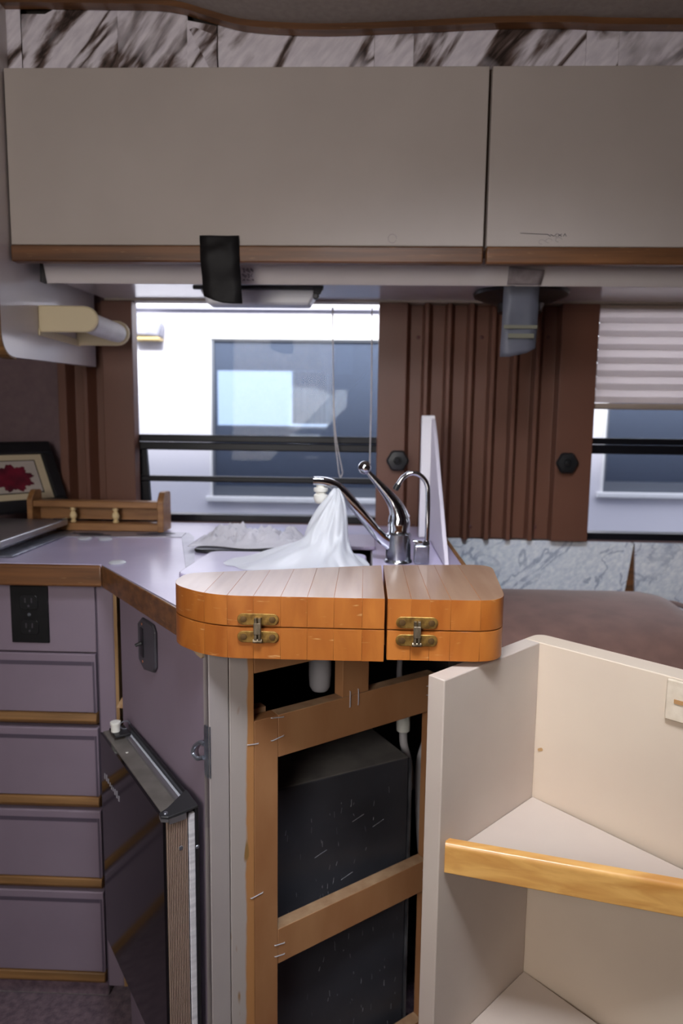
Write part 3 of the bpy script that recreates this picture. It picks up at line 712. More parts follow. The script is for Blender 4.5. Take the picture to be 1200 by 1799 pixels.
# ------------------------------------------------------------------ faucet
t = thing('kitchen_faucet', 'chrome single lever kitchen faucet with a long slanting spout', 'faucet', (.067, 1.30, .90))
bm = NB(); lathe(bm, [(.027, .0005), (.0265, .004), (.0242, .007), (.0238, .03), (.0238, .054), (.021, .0575)], (.067, 1.30, .90), (0, 0, 1), 32)
obj('body', bm, CHROME_W, t)
bm = NB(); lathe(bm, [(.0205, 0), (.0200, .006), (.0212, .014), (.0205, .024), (.0165, .033)], (.067, 1.30, .958), (0, 0, 1), 32)
obj('collar', bm, CHROME, t)
bm = NB(); P = curve([(.067, 1.30, .985), (.064, 1.298, .998), (.055, 1.296, 1.016), (.038, 1.292, 1.037), (.019, 1.288, 1.058), (.004, 1.285, 1.074)], 6)
tube(bm, P, [.0165*(1-i/(len(P)-1))**1.3+.0042 for i in range(len(P))], 20)
lv = obj('lever', bm, CHROME, t)
bm = NB(); _lathe(bm, [(.0125*math.sin(a*math.pi/10), -.0125*math.cos(a*math.pi/10)) for a in range(11)], Vector((.0, 1.284, 1.080)), Vector((0, 0, 1)), 20)
obj('lever_knob', bm, CHROME, lv)
# spout: flattened bar rising to the left and dipping at the tip
bm = NB(); P = curve([(.052, 1.297, .934), (.030, 1.292, .952), (.005, 1.286, .982), (-.020, 1.280, 1.012), (-.041, 1.276, 1.036), (-.058, 1.273, 1.049), (-.075, 1.270, 1.0545), (-.093, 1.268, 1.0555)], 5)
prev = None
for i, p in enumerate(P):
    s = i/(len(P)-1); tdir = (P[min(i+1, len(P)-1)]-P[max(i-1, 0)]).normalized(); nrm = tdir.cross(Vector((0, 1, 0))).normalized()
    if nrm.z < 0: nrm = -nrm
    hw, hh = .0120, .0118-.0038*s
    row = [bm.verts.new(p+Vector((0, 1, 0))*hw*math.copysign(abs(math.cos(a))**.6, math.cos(a))+nrm*hh*math.copysign(abs(math.sin(a))**.6, math.sin(a))) for a in [k*2*math.pi/16 for k in range(16)]]
    if prev:
        for k in range(16): bm.faces.new((prev[k], prev[(k+1) % 16], row[(k+1) % 16], row[k]))
    else: bm.faces.new(row)
    prev = row
bm.faces.new(prev)
sp = obj('spout', bm, CHROME, t)
bm = NB(); _lathe(bm, [(.0085, .0), (.0085, -.004), (.0130, -.005), (.0135, -.009), (.0125, -.012), (.0095, -.0135), (.0095, -.016), (.0128, -.018), (.0135, -.024), (.011, -.031), (.0075, -.034)], Vector((-.080, 1.2695, 1.0475)), Vector((0, 0, 1)), 20)
lab(obj('aerator', bm, WHITE_PL, sp), 'white plastic aerator')
# filter tap
t = thing('filter_tap', 'slim chrome gooseneck tap with a black tip, right of the faucet', 'faucet', (.110, 1.29, .90))
obj('base_block', boxes(((.0955, 1.275, .9005), (.124, 1.302, .937))), CHROME_W, t, bevel=.003)
bm = NB(); hexa(bm, [(.112, 1.279, .9375), (.124, 1.279, .9375), (.124, 1.297, .9375), (.112, 1.297, .9375)], [(.1145, 1.281, .944), (.1235, 1.281, .944), (.1235, 1.293, .944), (.1145, 1.293, .944)])
obj('collar', bm, CHROME, t)
bm = NB(); prism_y(bm, [(.0925, .9405), (.1115, .9385), (.1115, .944), (.0925, .9455)], 1.282, 1.292)
obj('lever', bm, CHROME, t, bevel=.0015)
bm = NB(); P = curve([(.1195, 1.287, .944), (.1195, 1.287, .98), (.1190, 1.287, 1.03), (.1155, 1.286, 1.052), (.103, 1.285, 1.067), (.087, 1.284, 1.071), (.072, 1.283, 1.063), (.0625, 1.282, 1.049)], 6)
tube(bm, P, .0046, 14)
obj('gooseneck', bm, CHROME, t)
bm = NB(); tube(bm, [(.0630, 1.282, 1.0500), (.0590, 1.2815, 1.0432), (.0572, 1.281, 1.0395)], [.0056, .0060, .0048], 14)
obj('tip', bm, BLACK, t)

# ------------------------------------------------------------------ tissue and bag
rows = [(1.043, -.0545, -.047, .004, 1.250), (1.034, -.062, -.041, .010, 1.248), (1.022, -.071, -.036, .016, 1.246), (1.008, -.082, -.032, .022, 1.244), (.994, -.091, -.029, .028, 1.242), (.980, -.101, -.0285, .032, 1.24),
        (.967, -.107, -.028, .036, 1.238), (.956, -.110, -.027, .040, 1.236), (.946, -.120, -.025, .045, 1.234), (.936, -.145, -.021, .052, 1.230), (.927, -.180, -.014, .060, 1.226), (.919, -.214, -.004, .068, 1.222), (.913, -.240, .006, .076, 1.218), (.9095, -.252, .012, .080, 1.216)]
bm = NB(); prev = None; N = 160
for i, (z, xl, xr, dp, yc) in enumerate(rows):
    ring = []; k0 = i/(len(rows)-1)
    for k in range(N):
        a = k*2*math.pi/N; ca, sa = math.cos(a), math.sin(a)
        f = .13*math.sin(5*a+.8*k0)+.10*math.sin(9*a+2.0+1.5*k0)+.06*math.sin(17*a+1.3-2*k0)-.16*abs(noise.noise(Vector((3.2*ca+4, 3.2*sa, 5*k0))))-.09*abs(noise.noise(Vector((7*ca, 7*sa+2, 11*k0))))
        amp = .35+.65*k0
        cxm = (xl+xr)/2 if i < 7 else (xl+xr)/2*(1-(i-6)/7)-.050*(i-6)/7
        rx = (xr-cxm) if ca > 0 else (cxm-xl)
        r = 1+f*amp*(.55 if abs(sa) > .3 else .2)
        x = cxm+rx*ca*(1+.25*(r-1)); y = yc+dp*sa*r
        zz = z+.004*math.sin(7*a+i)*(k0 < .93)+.012*noise.noise(Vector((x*22, y*22, z*22)))*(.2 < k0 < .9)
        if k0 > .6: zz = max(zz, .9092)
        ring.append(bm.verts.new((x, y, max(zz, .909))))
    if prev:
        for k in range(N): bm.faces.new((prev[k], prev[(k+1) % N], ring[(k+1) % N], ring[k]))
    else: bm.faces.new(ring)
    prev = ring
o = obj('tissue', bm, TISSUE, ang=180); tag(o, 'crumpled white tissue standing up in a peak under the spout', 'tissue')
sb = o.modifiers.new('s', 'SUBSURF'); sb.levels = 1; sb.render_levels = 1
bm = NB(); nx, ny = 60, 34; grid = []
for i in range(nx+1):
    r = []
    for j in range(ny+1):
        u, v = i/nx, j/ny; x = -.355+.235*u; y = 1.365+.15*v+.012*math.sin(u*9)
        e = min(1, 5*u)*min(1, 6*(1-u))*min(1, 4*v)*min(1, 3*(1-v))
        h = .010+.022*abs(noise.noise(Vector((u*5, v*4, 1))))+.012*abs(noise.noise(Vector((u*13, v*12, 5))))+.006*noise.noise(Vector((u*30, v*26, 2)))
        r.append(bm.verts.new((x, y, .9095+max(.0008, h*e*1.25))))
    grid.append(r)
for i in range(nx):
    for j in range(ny): bm.faces.new((grid[i][j], grid[i+1][j], grid[i+1][j+1], grid[i][j+1]))
o = obj('plastic_bag', bm, BAG, ang=50); tag(o, 'crinkled clear plastic bag lying left of the tissue', 'bag')
so = o.modifiers.new('t', 'SOLIDIFY'); so.thickness = .0008; so.offset = 1
bm = NB(); prism(bm, rounded([(-.345, 1.345), (-.16, 1.355), (-.14, 1.40), (-.17, 1.47), (-.335, 1.46)], .03, 5), .9010, .9075)
tag(obj('shadow_sheet', bm, BLACK, bevel=.003), 'flat black sheet put in for the shadow under the clear plastic bag', 'shadow_sheet')  # added black sheet in place of the shadow below the bag

# ------------------------------------------------------------------ white splash wing behind the faucet
t = thing('splash_guard', 'white curved splash guard standing behind the taps', 'panel', (.16, 1.5, .90))
prof = [(1.584, 1.174), (1.572, 1.172), (1.545, 1.154), (1.50, 1.120), (1.455, 1.080), (1.41, 1.040), (1.36, 1.00), (1.31, .955), (1.27, .925), (1.25, .902), (1.584, .902)]
bm = NB(); prism_x(bm, prof, .150, .158); obj('wing', bm, mat('pale_mauve_board', (206, 198, 210), .5), t, bevel=.0015)
bm = NB(); prism_x(bm, rounded([(1.5845, .902), (1.602, .902), (1.602, 1.182), (1.5845, 1.182)], [0, 0, .005, .005], 3), .128, .158)
obj('edge_post', bm, mat('white_post', (226, 222, 226), .45), t, bevel=.002)
# ------------------------------------------------------------------ rack with spindles
t = thing('spindle_rack', 'small wooden rack with two pale turned spindles on the countertop', 'rack', (-.62, 1.62, .9005))
for xa, xb, yf, yb in ((-.795, -.782, 1.592, 1.645), (-.483, -.468, 1.585, 1.65)):
    bm = NB(); prism_x(bm, rounded([(yf, .9025), (yb, .9025), (yb, .995), (yf+.02, .997), (yf, .975)], [0, 0, .01, .018, .018], 5), xa, xb)
    obj('side', bm, OAK_BOX, t, bevel=.002)
obj('back', boxes(((-.7815, 1.634, .925), (-.4835, 1.643, .965))), OAK_BOX, t)
obj('rail', boxes(((-.7815, 1.594, .957), (-.4835, 1.6335, .9725))), OAK_BOX, t, bevel=.002)
obj('base', boxes(((-.7815, 1.593, .9025), (-.4835, 1.6335, .9205))), OAK_BOX, t, bevel=.002)
for x in (-.690, -.588):
    bm = NB(); lathe(bm, [(.006, 0), (.0078, .003), (.0042, .007), (.0075, .012), (.0088, .017), (.0072, .022), (.0040, .027), (.0075, .031), (.0055, .0364)], (x, 1.606, .9206), (0, 0, 1), 16)
    lab(obj('spindle', bm, mat('pale_beech', (222, 196, 146), .45), t), 'pale turned spindle')
# picture
PB = Vector((-.757, 1.735, .9345)); p_up = Vector((-.076, .057, .165)).normalized(); p_left = Vector((-.6, -.8, 0)); p_out = p_left.cross(p_up).normalized()
if p_out.x < 0: p_out = -p_out
def on_picture(a, h, d): return tuple(PB+p_left*a+p_up*h+p_out*d)
def leaning(name, parent, m, a0, a1, h0, h1, d0, d1, bevel=0):
    bm = NB(); P = on_picture; hexa(bm, [P(a0, h0, d0), P(a1, h0, d0), P(a1, h0, d1), P(a0, h0, d1)], [P(a0, h1, d0), P(a1, h1, d0), P(a1, h1, d1), P(a0, h1, d1)])
    return obj(name, bm, m, parent, bevel=bevel)
t = thing('framed_picture', 'black framed picture of a crimson flower leaning in the corner behind the rack', 'picture', tuple(PB))
for (a, b, c, d) in ((0, .25, .158, .192), (0, .25, 0, .032), (0, .03, .0325, .1575), (.22, .25, .0325, .1575)):
    leaning('frame_rail', t, BLACK, a, b, c, d, 0, .013, .003)
leaning('mat_board', t, MATB, .031, .219, .033, .157, .003, .006)
leaning('print_border', t, BLACKM, .052, .20, .050, .141, .0062, .0068)
leaning('print', t, PICT, .0545, .1975, .0525, .1385, .007, .0075)
ring = []
for k in range(60):
    a = k*2*math.pi/60; r = .034*(1+.13*math.sin(9*a)+.07*math.sin(23*a))
    ring.append(Vector(on_picture(.122+r*1.45*math.cos(a), .092+r*math.sin(a), .0078)))
bm = NB(); hexa(bm, ring, [p+p_out*.0005 for p in ring])
lab(obj('flower', bm, PETAL, t), 'crimson printed flower')

# stove cover
t = thing('stove_cover', 'grey metal stove cover with bright aluminium edges at the end of the countertop', 'stove cover', (-1.0, 1.5, .9))
A, B, C2, D2 = (-.735, 1.665), (-.725, 1.27), (-1.25, 1.27), (-1.25, 1.69)
A = (-.707, 1.585); B = (-.700, 1.268); C2 = (-1.25, 1.27); D2 = (-1.25, 1.585)
prism(bm := NB(), [A, B, C2, D2], .9205, .9300); obj('lid', bm, mat('brushed_grey_metal', (150, 146, 150), .32, (136, 132, 138), (4, 60, 4), metal=.6), t, bevel=.002)
prism(bm := NB(), [(A[0]+.001, A[1]), (A[0]+.014, A[1]-.003), (B[0]+.014, B[1]), (B[0]+.001, B[1])], .9175, .9318); obj('edge_bar', bm, ALU, t, bevel=.002)
prism(bm := NB(), [(A[0]-.01, A[1]-.01), (A[0]+.036, A[1]-.014), (B[0]+.036, B[1]), (B[0]-.01, B[1])], .9004, .9045); obj('base_flange', bm, STEEL, t, bevel=.001)
prism(bm := NB(), [(A[0]-.012, A[1]-.008), (B[0]-.012, B[1]+.01), (-1.24, 1.28), (-1.24, 1.577)], .9048, .9200); obj('stove_body', bm, STEEL, t)
prism(bm := NB(), [(A[0]-.01, A[1]-.03), (A[0]+.017, A[1]-.035), (A[0]+.015, A[1]-.008), (A[0]-.008, A[1]-.004)], .9320, .9360); obj('corner_clip', bm, CHROME, t, bevel=.002)

# ================================================================== folding butcher-block leaves
def leaf(label, out, xs, hinge_x, sag):
    cx = (out[0][0]+out[-1][0])/2
    t = thing('folding_board', label, 'board', (hinge_x, .95, .86))
    for z0, z1, nm in ((.8605, .8993, 'stave'), (.9010, .9405, 'stave')):
        for a, b in zip(xs, xs[1:]):
            p = clip(out, a+.00006, b-.00006)
            if len(p) < 3: continue
            bm = NB(); prism(bm, p, z0+sag*(1 if z0 < .9 else 0), z1)
            for f in bm.faces: pass
            o = obj(nm, bm, [BLOCK, BLOCK_TOP], t, ang=30)
            for pl_ in o.data.polygons:
                if pl_.normal.z > .9 and z0 > .9: pl_.material_index = 1
            bv = o.modifiers.new('edge', 'BEVEL'); bv.width = .00022; bv.segments = 1; bv.limit_method = 'ANGLE'; bv.angle_limit = math.radians(50)
    # hinge: two slotted brass plates and the folded link between them
    y = .8535
    for zc in (.911, .888):
        bm = NB(); n = 10
        pts = [(hinge_x+.019+.0075*math.sin(math.pi*k/n), zc-.0075*math.cos(math.pi*k/n)) for k in range(n+1)]+[(hinge_x-.019-.0075*math.sin(math.pi*k/n), zc+.0075*math.cos(math.pi*k/n)) for k in range(n+1)]
        prism_y(bm, pts, y-.0022, y+.0002)
        pl_ = obj('hinge_plate', bm, BRASS, t, bevel=.0006)
        for dx in (-.0185, .0185):
            bm = NB(); lathe(bm, [(.0042, 0), (.0040, .0012), (.0015, .0016)], (hinge_x+dx, y-.0023, zc), (0, -1, 0), 14)
            s_ = obj('screw', bm, BRASS_DK, pl_)
    bm = NB()
    for dx in (-.0042, .0008): bx(bm, (hinge_x+dx, y-.0085, .886), (hinge_x+dx+.0036, y-.0024, .914))
    bx(bm, (hinge_x-.0046, y-.0098, .893), (hinge_x+.0046, y-.0087, .908))
    tube(bm, [(hinge_x-.006, y-.005, .8835), (hinge_x+.006, y-.005, .8835)], .0028, 10)
    obj('hinge_link', bm, mat('old_nickel', (150, 134, 112), .4, (96, 84, 66), (200, 200, 60), metal=.8), t, bevel=.0005)
    return t
L_OUT = rounded([(.0285, .855), (-.196, .855), (-.262, .915), (-.258, .982), (.0285, 1.0665)], [0, .14, .07, .03, 0], 10)
R_OUT = rounded([(.0320, .855), (.182, .856), (.204, 1.088), (.0320, 1.0675)], [.002, .045, .03, 0], 7)
xsL = [-.27, -.205, -.173, -.139, -.104, -.070, -.036, .0, .03]
xsR = [.030, .062, .086, .112, .150, .21]
leaf('larger left folding butcher-block board with a brass hinge on its front', L_OUT, xsL, -.1325, -.0025)
leaf('smaller right folding butcher-block board with a brass hinge, right of the gap', R_OUT, xsR, .0695, 0)

# ================================================================== drawer cabinet
t = thing('drawer_cabinet', 'mauve drawer cabinet with four oak-edged drawers under the counter', 'cabinet', (-.95, 1.5, .035))
obj('carcass', boxes(((-1.447, 1.262, .0355), (-.4605, 1.785, .859))), DARKIN, t, smooth=False)
obj('fascia', boxes(((-1.447, 1.2405, .7275), (-.4985, 1.2615, .859))), PURPLE, t, bevel=.001)
bm = boxes(((-.4955, 1.2405, .0355), (-.4640, 1.2615, .859))); obj('corner_stile', bm, PURPLE, t, bevel=.002)
obj('stile_groove', boxes(((-.4985, 1.2450, .0355), (-.4956, 1.2610, .859))), PURPLE_DK, t)
obj('plywood_edge', boxes(((-.4637, 1.2405, .0355), (-.4573, 1.2610, .859))), PLY, t)
for zt, zm, zb in ((.724, .608, .582), (.577, .439, .413), (.409, .269, .243), (.239, .066, .038)):
    d = obj('drawer', boxes(((-1.445, 1.2390, zm+.0005), (-.5005, 1.2600, zt))), PURPLE, t, bevel=.002)
    obj('groove', boxes(((-1.440, 1.2386, zt-.0225), (-.507, 1.2391, zt-.0145))), PURPLE_DK, d)
    obj('groove', boxes(((-.5065, 1.2386, zm+.0005), (-.5025, 1.2391, zt-.0145))), PURPLE_DK, d)
    bm = NB(); prism_x(bm, [(1.2590, zm), (1.2590, zb), (1.2400, zb+.004), (1.2330, zb+.012), (1.2360, zm)], -1.445, -.5005)
    obj('oak_pull', bm, OAK_PULL, d, bevel=.002)
t = thing('power_outlet', 'black double power outlet on the mauve fascia above the drawers', 'outlet', (-.621, 1.24, .745))
obj('cover_plate', boxes(((-.657, 1.2365, .7445), (-.5855, 1.2403, .8540))), BLACKM, t, bevel=.002)
for zc in (.823, .775):
    bm = NB(); prism_y(bm, rounded([(-.638, zc-.014), (-.604, zc-.014), (-.604, zc+.014), (-.638, zc+.014)], .008, 4), 1.2345, 1.2364)
    s_ = obj('socket', bm, BLACK, t, bevel=.0008)
    for dx in (-.006, .006):
        obj('slot', boxes(((-.6215+dx-.0012, 1.2340, zc-.001), (-.6215+dx+.0012, 1.2345, zc+.008))), mat('slot_grey', (64, 60, 66), .5), s_)
    bm = NB(); lathe(bm, [(.0022, 0), (.0018, .0006)], (-.6215, 1.2345, zc-.007), (0, -1, 0), 10); obj('slot', bm, mat('slot_grey', (64, 60, 66), .5), s_)
bm = NB(); lathe(bm, [(.0034, 0), (.0025, .0013)], (-.6215, 1.2364, .799), (0, -1, 0), 12); obj('screw', bm, STEEL, t)

# ================================================================== peninsula cabinet
t = thing('sink_cabinet', 'slanting sink cabinet with mauve side and open unfinished wood front frame', 'cabinet', (-.05, 1.0, 0))
SIDE_L = .372
bm = NB(); SIDE.box(bm, -SIDE_L, -.0005, -.014, 0, .0, .858); obj('side_panel', bm, PURPLE, t, bevel=.001)
bm = NB(); FACE.box(bm, .0, .0302, -.018, 0, .0, .858); obj('filler_post', bm, GREYPAINT, t, bevel=.0015)
bm = NB(); s0, s1 = .0312, .0688
FACE.box(bm, s0, s1, -.022, 0, .0, .858)
uvl = bm.loops.layers.uv.new('UVMap')
for f in bm.faces:
    for l in f.loops:
        q = Vector((l.vert.co.x-CORNER[0], l.vert.co.y-CORNER[1])).dot(Vector(FD)); l[uvl].uv = ((q-s0)/(s1-s0), l.vert.co.z)
lab(obj('stile', bm, WORN, t, bevel=.0008), 'stile with grey paint worn back to bare wood')
bm = NB(); FACE.box(bm, .0692, .1080, -.022, 0, .0, .7405); obj('stile', bm, RAW, t, bevel=.0008)
def rail(s0, s1, z0, z1, nm='rail'):
    bm = NB(); FACE.box(bm, s0, s1, -.022, 0, z0, z1)
    o = obj(nm, bm, [RAW, RAW_DUST], t, ang=30)
    for p in o.data.polygons:
        if p.normal.z > .9: p.material_index = 1
    b = o.modifiers.new('edge', 'BEVEL'); b.width = .0009; b.segments = 2; b.limit_method = 'ANGLE'
rail(.1084, .4180, .676, .7405)
rail(.1084, .4080, .345, .402)
rail(.1084, .4080, .030, .090)
rail(.0692, .4180, .8105, .8575)
rail(.2225, .2730, .7408, .8100, 'mullion')
bm = NB(); FACE.box(bm, .4084, .4260, -.022, 0, .0, .6755); obj('stile', bm, RAW, t, bevel=.0008)
# block under the rail at the left corner
bm = NB(); FACE.box(bm, .0705, .100, -.040, -.0225, .7350, .7480); obj('corner_block', bm, RAW_DUST, t)
# staples
st = [(.058, .076, .7085, .7065), (.096, .118, .745-.006, .742-.006), (.096, .118, .7045, .7075), (.102, .120, .3785, .3760), (.102, .120, .3600, .3575), (.062, .083, .4720, .4740), (.397, .405, .722, .722), (.397, .405, .706, .706), (.400, .408, .386, .386), (.400, .408, .368, .368)]
for a, b, za, zb in st:
    bm = NB(); tube(bm, [FACE.p(a, -.001, za), FACE.p(a+.0012, .0012, za), FACE.p(b-.0012, .0012, zb), FACE.p(b, -.001, zb)], .00075, 6); obj('staple', bm, STAPLE, t)
for s in (.2360, .2520):
    bm = NB(); tube(bm, [FACE.p(s, -.001, .722), FACE.p(s, .0012, .7232), FACE.p(s, .0012, .748), FACE.p(s, -.001, .7492)], .00075, 6); obj('staple', bm, STAPLE, t)
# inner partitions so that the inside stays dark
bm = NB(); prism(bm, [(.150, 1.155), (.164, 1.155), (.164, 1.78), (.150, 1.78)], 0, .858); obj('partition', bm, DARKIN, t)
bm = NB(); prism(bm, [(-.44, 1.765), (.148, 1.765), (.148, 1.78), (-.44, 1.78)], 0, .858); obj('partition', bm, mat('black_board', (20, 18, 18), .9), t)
# catch plate at the corner
cp = SIDE
bm = NB(); SIDE.prism(bm, rounded([(-.012, .676), (-.001, .676), (-.001, .750), (-.012, .750)], [.005, 0, 0, .005], 3), .0004, .002)
k_ = obj('catch_plate', bm, STEEL, t)
bm = NB(); tube(bm, curve([SIDE.p(-.010, .003, .722), SIDE.p(-.018, .005, .722), SIDE.p(-.030, .008, .712), SIDE.p(-.032, .010, .702), SIDE.p(-.022, .008, .698), SIDE.p(-.012, .003, .702)], 5), .003, 8)
obj('catch_hook', bm, STEEL, k_)
bm = NB(); FACE.box(bm, -.0, .0015, .0004, .0015, .676, .750); 
obj('catch_flange', bm, STEEL, k_)
# torn filler at the underside of the edge
bm = NB(); SIDE.prism(bm, rounded([(-.085, .8585), (-.010, .8585), (-.010, .842), (-.03, .843)], [0, .004, .01, .006], 4), .0004, .0035)
obj('filler_strip', bm, mat('tan_filler', (178, 152, 122), .8), t)

# switch on the mauve side
sw = thing('wall_switch', 'dark toggle switch plate on the mauve side panel under the counter edge', 'switch', SIDE.p(-.22, 0, .76))
bm = NB(); SIDE.prism(bm, [(-.264, .770), (-.264, .832), (-.244, .8445), (-.196, .8445), (-.186, .834), (-.186, .776), (-.196, .766), (-.240, .758)], .0004, .006)
obj('cover_plate', bm, mat('dark_grey_plastic', (66, 64, 70), .35), sw, bevel=.003)
bm = NB(); SIDE.prism(bm, [(-.248, .780), (-.248, .828), (-.236, .828), (-.236, .780)], .0064, .0072); obj('switch_slot', bm, BLACK, sw)
bm = NB(); tube(bm, [SIDE.p(-.243, .0066, .803), SIDE.p(-.246, .016, .799)], [.0035, .0026], 10); obj('toggle', bm, BLACK, sw)
for z in (.835, .775):
    bm = NB(); lathe(bm, [(.0028, 0), (.0018, .001)], SIDE.p(-.241, .0063, z if z > .8 else .772), (UN[0], UN[1], 0), 10); obj('screw', bm, mat('copper_screw', (130, 84, 66), .5), sw)

# gap between the cabinets: cable and scraps
bm = NB(); tube(bm, curve([(-.432, 1.222, .857), (-.431, 1.222, .80), (-.429, 1.221, .72), (-.4245, 1.217, .66), (-.423, 1.214, .61)], 5), .0030, 8)
tag(obj('orange_cable', bm, ORANGE), 'orange cable hanging in the dark gap beside the drawers', 'cable')
bm = NB(); prism(bm, [(-.455, 1.262), (-.449, 1.268), (-.300, 1.30), (-.300, 1.40), (-.455, 1.40)], .0, .05)
bm.free()
bm = NB(); hexa(bm, [(-.4525, 1.212, .6325), (-.4285, 1.205, .6325), (-.4220, 1.222, .6325), (-.4480, 1.232, .6325)], [(-.4440, 1.216, .650), (-.4310, 1.212, .644), (-.4275, 1.220, .641), (-.4410, 1.226, .652)])
tag(obj('wood_scrap', bm, mat('torn_fibreboard', (186, 154, 118), .9, (150, 110, 74), (60, 60, 60)), smooth=False), 'broken piece of tan wood lying behind the top of the fridge door', 'scrap')

# ================================================================== fridge door hanging open along the mauve side
NE = Vector((-.262, .858)); FE = Vector((-.446, 1.115))
dd = (NE-FE).normalized(); dn = Vector((dd.y, -dd.x))           # outwards (to the left)
if dn.x > 0: dn = -dn
DR = Fr((NE.x, NE.y), dd, dn); DL = (NE-FE).length
DZ0, DZ1 = .244, .630
t = thing('fridge_door', 'black glass fridge door standing open along the mauve side panel', 'fridge door', (-.36, 1.02, DZ0))
bm = NB(); DR.box(bm, -DL, -.001, -.004, 0, DZ0, DZ1-.001); gl = obj('glass_front', bm, GLASSBLK, t, smooth=False)
TH = .034
bm = NB(); DR.box(bm, -DL+.002, -.002, -TH+.004, -.0045, DZ0, DZ1-.004); obj('door_core', bm, GREYMET, t, smooth=False)
bm = NB(); DR.box(bm, -DL, -.0, -TH, -.0045, DZ1-.0038, DZ1); obj('top_channel', bm, GREYMET, t, bevel=.001)
bm = NB(); DR.box(bm, -DL+.02, -.03, -TH-.003, -TH+.004, DZ1-.002, DZ1+.004); obj('bright_bead', bm, ALU, t, bevel=.0015)
# ribbed edge facing the room: 12 fine flutes
bm = NB(); n = 12; w = TH-.0045; pts = []
for k in range(n):
    b0 = -.0045-w*k/n; pts += [(-.0010, b0), (.0024, b0-w/n*.12), (.0024, b0-w/n*.55), (-.0010, b0-w/n*.70)]
poly = [DR.p(a, b, 0)[:2] for a, b in pts]+[DR.p(-.0019, -.0045-w, 0)[:2], DR.p(-.0019, -.0045, 0)[:2]]
prism(bm, [tuple(p) for p in poly], DZ0, DZ1-.0045); obj('ribbed_edge', bm, BRONZE, t, ang=20)
bm = NB(); DR.box(bm, -DL+.01, .0005, -TH-.0115, -TH-.0015, DZ0, DZ1-.003); obj('gasket', bm, GASKET, t, bevel=.002)
bm = NB(); DR.box(bm, -DL+.005, .000, -TH-.0172, -TH-.0118, DZ0, DZ1+.006); obj('seal', bm, BLACK, t, bevel=.003, seg=3)
# hinge bracket and screws on the near top corner
bm = NB()
outl = [(-.046, -TH-.0165), (.004, -TH-.014), (.008, -.020), (.010, -.004), (.004, .004), (-.006, .003), (-.012, -.010)]
poly = [tuple(DR.p(a, b, 0)[:2]) for a, b in outl]; prism(bm, poly, DZ1+.0045, DZ1+.0085)
br = obj('hinge_bracket', bm, mat('black_steel_bracket', (44, 44, 46), .4), t, bevel=.001)
bm = NB(); prism(bm, [tuple(DR.p(a, b, 0)[:2]) for a, b in [(-.010, -.006), (.009, -.006), (.010, -.004), (.004, .004), (-.006, .003)]], DZ1+.0003, DZ1+.0042)
prism(bm, [tuple(DR.p(a, b, 0)[:2]) for a, b in [(.0045, -.006), (.009, -.006), (.0075, -.030), (.0040, -.030)]], DZ1-.004, DZ1+.0042)
obj('bracket_spacer', bm, ALU, t)
bm = NB(); lathe(bm, [(.0034, 0), (.0026, .0016)], DR.p(.000, -.004, DZ1+.0086), (0, 0, 1), 12); obj('screw', bm, STEEL, br)
bm = NB(); lathe(bm, [(.0034, 0), (.0030, .001), (.0018, .0016)], DR.p(.0020, -.0235, .5830), (dd.x, dd.y, 0), 12); obj('rivet', bm, STEEL, t)
bm = NB(); lathe(bm, [(.0030, 0), (.0020, .0014)], DR.p(.0002, -TH-.0140, .5750), (dd.x, dd.y, 0), 12); obj('screw', bm, STEEL, t)
# latch with white roller at the far end
bm = NB(); DR.box(bm, -DL+.012, -DL+.050, -TH-.004, -.012, DZ1+.0045, DZ1+.0085); la = obj('latch_plate', bm, BLACK, t, bevel=.001)
bm = NB(); lathe(bm, [(.0075, 0), (.0075, .012), (.0088, .0125), (.0088, .0165), (.006, .0175)], DR.p(-DL+.030, -.018, DZ1+.0088), (0, 0, 1), 14); obj('latch_roller', bm, WHITE_PL, la)
c = DR.p(-DL+.030, -.034, DZ1+.016); bm = NB(); tube(bm, [(c[0]+.007*math.cos(a*.5), c[1]+.004*math.cos(a*.5), c[2]+.007*math.sin(a*.5)) for a in range(11)], .0011, 6); obj('latch_spring', bm, STEEL, la)
# white maker's mark printed sideways on the glass: short illegible strokes
bm = NB()
random.seed(3)
for (a, z, l, h) in ((-.294, .560, .009, .012), (-.282, .562, .007, .014), (-.272, .561, .008, .010), (-.261, .560, .006, .008), (-.252, .559, .007, .009), (-.243, .560, .006, .008), (-.233, .560, .008, .012), (-.222, .561, .009, .015), (-.211, .559, .008, .011)):
    DR.prism(bm, [(a-l*.5, z-h*.5), (a+l*.35, z-h*.4), (a+l*.5, z+h*.5), (a-l*.3, z+h*.35)], .0001, .0004)
stuff(lab(obj('printed_mark', bm, mat('pale_print', (168, 166, 176), .5), gl), 'pale sideways printed mark'))
bm = NB(); DR.box(bm, -.218, -.214, -.018, -.0145, DZ1+.0001, DZ1+.0006); obj('paint_fleck', bm, WHITE_PL, t)

# ================================================================== inside the sink cabinet
FR_ = Vector((.087, 1.150)); wdir = Vector((-.871, -.490)).normalized(); ddir = Vector((-.49, .871)).normalized()
t = thing('furnace_box', 'black steel box with scuffed front inside the open sink cabinet', 'appliance', (-.05, 1.15, 0))
Pq = lambda a, b: tuple(FR_+wdir*a+ddir*b)
bm = NB(); prism(bm, [Pq(0, 0), Pq(.285, 0), Pq(.285, .16), Pq(0, .16)], .002, .583)
o = obj('casing', bm, [TANK, DUSTK], t, bevel=.003)
for p in o.data.polygons:
    if p.normal.z > .9: p.material_index = 1
bm = NB(); prism(bm, [Pq(-.0035, -.004), Pq(-.0005, -.004), Pq(-.0005, .1), Pq(-.0035, .1)], .002, .578); obj('side_flange', bm, mat('scraped_steel_edge', (84, 84, 88), .5, (40, 40, 44), (90, 90, 20)), t)
bm = NB(); random.seed(11)
nrm = Vector((wdir.y, -wdir.x)); 
if nrm.y > 0: nrm = -nrm
